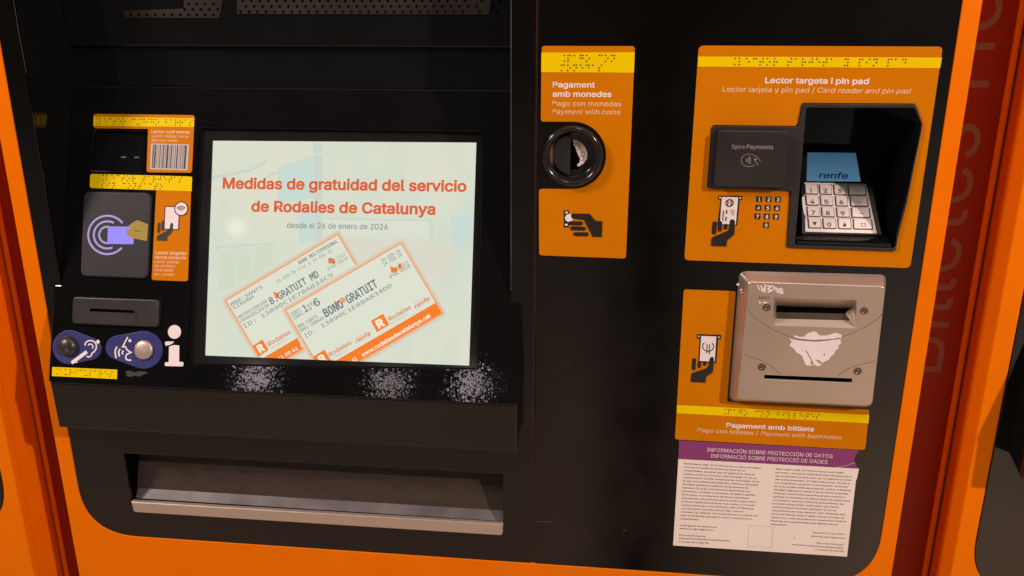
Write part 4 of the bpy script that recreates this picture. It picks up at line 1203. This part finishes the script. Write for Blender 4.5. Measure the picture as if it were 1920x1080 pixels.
p = Part()
V0 = 0.00012
decal(p, 'paper', FAS, [(1272, 860.5), (1610.5, 878.8), (1606.5, 898), (1605, 899), (1588, 1043.5), (1262, 1022.5)], 0.0001, 0, 0.0002)
decal(p, 'purple', FAS, [(1273.5, 825.5), (1611, 844), (1607, 850), (1603, 856.5), (1601.8, 862), (1603, 868), (1608.5, 878), (1272, 860)], 0.0001, 0, 0.0002)
NH = 0.0004
text(p, 'sign_white', 'INFORMACIÓN SOBRE PROTECCIÓN DE DATOS', FAS, (1325.5, 846.3), (1560.5, 858.6), 8.6, bold=0.0, h=NH)
text(p, 'sign_white', 'INFORMACIÓ SOBRE PROTECCIÓ DE DADES', FAS, (1332.5, 857.6), (1551, 869.4), 8.6, bold=0.0, h=NH)
stroke(p, 'sign_white', FAS, [(1566, 876), (1583, 873.5), (1590, 872), (1596, 869), (1603, 868.5)], 0.5, NH)
es = [('Renfe Viajeros SME, S.A. le informa que sus datos personales,', 788), ('o los que nos facilite de terceras personas con su', 645), ('consentimiento, se usarán para: (1) gestionar la venta de', 725),
      ('nuestros productos; (2) luchar contra el fraude; (3) con su', 740), ('consentimiento, enviarle comunicaciones comerciales; (4) en', 768), ('el caso de los billetes personalizados, verificar la titularidad', 755),
      ('del billete mediante la validación de documentos de', 668), ('identidad; (5) enviar comunicaciones electrónicas con', 685), ('invitaciones a participar en encuestas; (6) elaborar perfiles.', 735),
      ('Sin embargo, no se adoptarán decisiones individuales', 678), ('automatizadas que produzcan efectos jurídicos sobre usted o', 750), ('le afecten significativamente de modo similar; y (7) enviar', 728),
      ('comunicaciones por correo electrónico, SMS y/o WhatsApp', 718), ('con información relevante sobre el viaje o servicio', 628), ('contratado. No obstante, solo nos pondremos en contacto con', 750),
      ('usted vía WhatsApp para este fin cuando contemos con su', 706), ('consentimiento.', 242)]
for i, (s, xe) in enumerate(es):
    x0_, y0_ = 105 - i * 2.05, 236 + i * 30.3
    dy = (xe - x0_) * (0.060 - i * 0.0005)
    text(p, 'body_ink', s, FAS, (1260 + x0_ / 4.695, 820 + y0_ / 4.695), (1260 + xe / 4.695, 820 + (y0_ + dy) / 4.695), 3.7, bold=0.008, h=NH, res=1)
ct = [("Renfe Viajeros SME, SA l'informa que les seves dades", 712), ('personals, o les que ens faciliti de terceres persones amb el', 782), ('seu consentiment, es faran servir per: (1) gestionar la venda', 776),
      ('dels nostres productes; (2) lluitar contra el frau; (3) amb el', 768), ('seu consentiment, per enviar-li comunicacions comercials;', 752), ('(4) en el cas dels bitllets personalitzats, verificar la titularitat', 778),
      ("del bitllet mitjançant la validació de documents d'identitat;", 755), ('(5) enviar comunicacions electròniques amb invitacions a', 735), ('participar en enquestes; (6) elaborar perfils. No obstant això,', 768),
      ("no s'adoptaran decisions individuals automatitzades que", 714), ("produeixin efectes jurídics sobre vostè o que l'afectin", 670), ('significativament de manera semblant; i (7) enviar', 648),
      ('comunicacions per correu electrònic, SMS i WhatsApp amb', 722), ('informació rellevant sobre el viatge o servei contractat. No', 718), ('obstant això, només ens posarem en contacte amb vostè via', 732),
      ('WhatsApp per a aquesta finalitat quan disposem del seu', 662), ('consentiment.', 212)]
for i, (s, xe) in enumerate(ct):
    x0_, y0_ = 116 - i * 3.05, 236 + i * 30.4
    dy = (xe - x0_) * 0.058
    text(p, 'body_ink', s, FAS, (1430 + x0_ / 4.695, 830 + y0_ / 4.695), (1430 + xe / 4.695, 830 + (y0_ + dy) / 4.695), 3.7, bold=0.008, h=NH, res=1)
def foot(s, ox, oy, x0_, y0_, x1_, y1_): text(p, 'body_ink', s, FAS, (ox + x0_ / 4.695, oy + y0_ / 4.695), (ox + x1_ / 4.695, oy + y1_ / 4.695), 3.6, bold=0.008, h=NH, res=1)
foot('Puede ejercer sus derechos en', 1260, 820, 68, 778, 392, 796)
foot('derechos.viajeros@renfe.es', 1260, 820, 66, 806, 362, 822)
foot('Para más información:', 1260, 820, 63, 864, 298, 878)
foot('www.renfe.com/es/es/privacidad/tratamiento', 1260, 820, 60, 892, 508, 916)
foot('o a través del código QR', 1260, 820, 58, 922, 322, 936)
foot('Pot exercir els seus drets a', 1430, 830, 440, 796, 730, 812)
foot('derechos.viajeros@renfe.es', 1430, 830, 424, 826, 726, 846)
foot('Per a més informació:', 1430, 830, 474, 888, 714, 904)
foot('www.renfe.com/es/es/privacidad/tratamiento', 1430, 830, 254, 900, 712, 934)
foot('o a través del codi QR', 1430, 830, 462, 944, 710, 962)
stroke(p, 'barwhite', FAS, [(1404, 984.5), (1449.5, 987.5), (1446.5, 1027), (1401.5, 1024)], 0.7, NH, closed=True)
disc(p, 'body_ink', FAS, (1489.5, 1008), 1.1, NH, 8)
p.build('data_notice', machine, 'white privacy notice with a purple heading, torn at its upper right corner')

# ================================================================== neighbours and the panels in the gaps
def copy_obj(o, parent):
    c = o.copy()
    COL.objects.link(c)
    if parent: c.parent = parent
    return c
for dx, lab in ((PITCH_X, 'orange ticket machine at the right border, only its rim and black corner showing'),
                (-PITCH_X, 'orange ticket machine at the left border, only a plain orange strip showing')):
    nb = empty('ticket_machine', (machine.location[0] + dx, 0, 0), lab, 'ticket machine', GROUP)
    for src in list(machine.children):
        c = copy_obj(src, nb)
        if 'label' in c: del c['label']
        for ch in list(src.children):
            d = copy_obj(ch, c)
            if 'label' in d: del d['label']

GAPY = 0.065
GP = FAS.off(-GAPY)
def cover(xa, xb, name_label, text_on, bead_side):
    root = empty('cover_panel', ((xa + xb) / 2, GAPY, 0.1), name_label, 'cover panel')
    p = Part()
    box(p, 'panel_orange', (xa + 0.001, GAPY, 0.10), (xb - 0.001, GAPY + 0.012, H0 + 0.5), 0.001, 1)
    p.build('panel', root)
    p = Part()
    bx = xb - 0.006 if bead_side > 0 else xa + 0.006
    n = 8
    loops = [[Vector((bx + 0.0042 * math.cos(math.pi * k / n), GAPY - 0.0003 - 0.0042 * math.sin(math.pi * k / n), z)) for k in range(n + 1)] for z in (0.10, H0 + 0.5)]
    loft(p, 'orange', loops, False, True)
    p.build('edge_bead', root)
    if text_on:
        # vertical lettering reading upwards, its foot to the right
        xb_ = GP.world((1781, 600))[0]
        z0, z1 = GP.world((1750, 698))[2], GP.world((1812, 232))[2]
        def word_mesh(w):
            cu = bpy.data.curves.new('t', 'FONT'); cu.body = w; cu.resolution_u = 4; cu.offset = -0.002
            if SANS: cu.font = SANS
            ob = bpy.data.objects.new('t', cu); me = bpy.data.meshes.new_from_object(ob)
            bpy.data.objects.remove(ob)
            return me
        me = word_mesh('Billetes'); xs = [v.co.x for v in me.vertices]
        k = (z1 - z0) / (max(xs) - min(xs))
        for w, zs_ in (('Billetes', z0), ('Tickets', z1 + 0.020)):
            me = word_mesh(w); xm = min(v.co.x for v in me.vertices)
            p = Part()
            p.raw([Vector((xb_ - v.co.y * k, GAPY - 0.0004, zs_ + (v.co.x - xm) * k)) for v in me.vertices], [list(f.vertices)[::-1] for f in me.polygons], 'panel_text')
            p.build('lettering', root)
    return root
cover(X_R, X_L + PITCH_X, 'recessed shaded orange panel with large upright lettering, right of the main machine', True, 1)
cover(X_R - PITCH_X, X_L, 'recessed plain orange panel in the gap left of the main machine', False, -1)
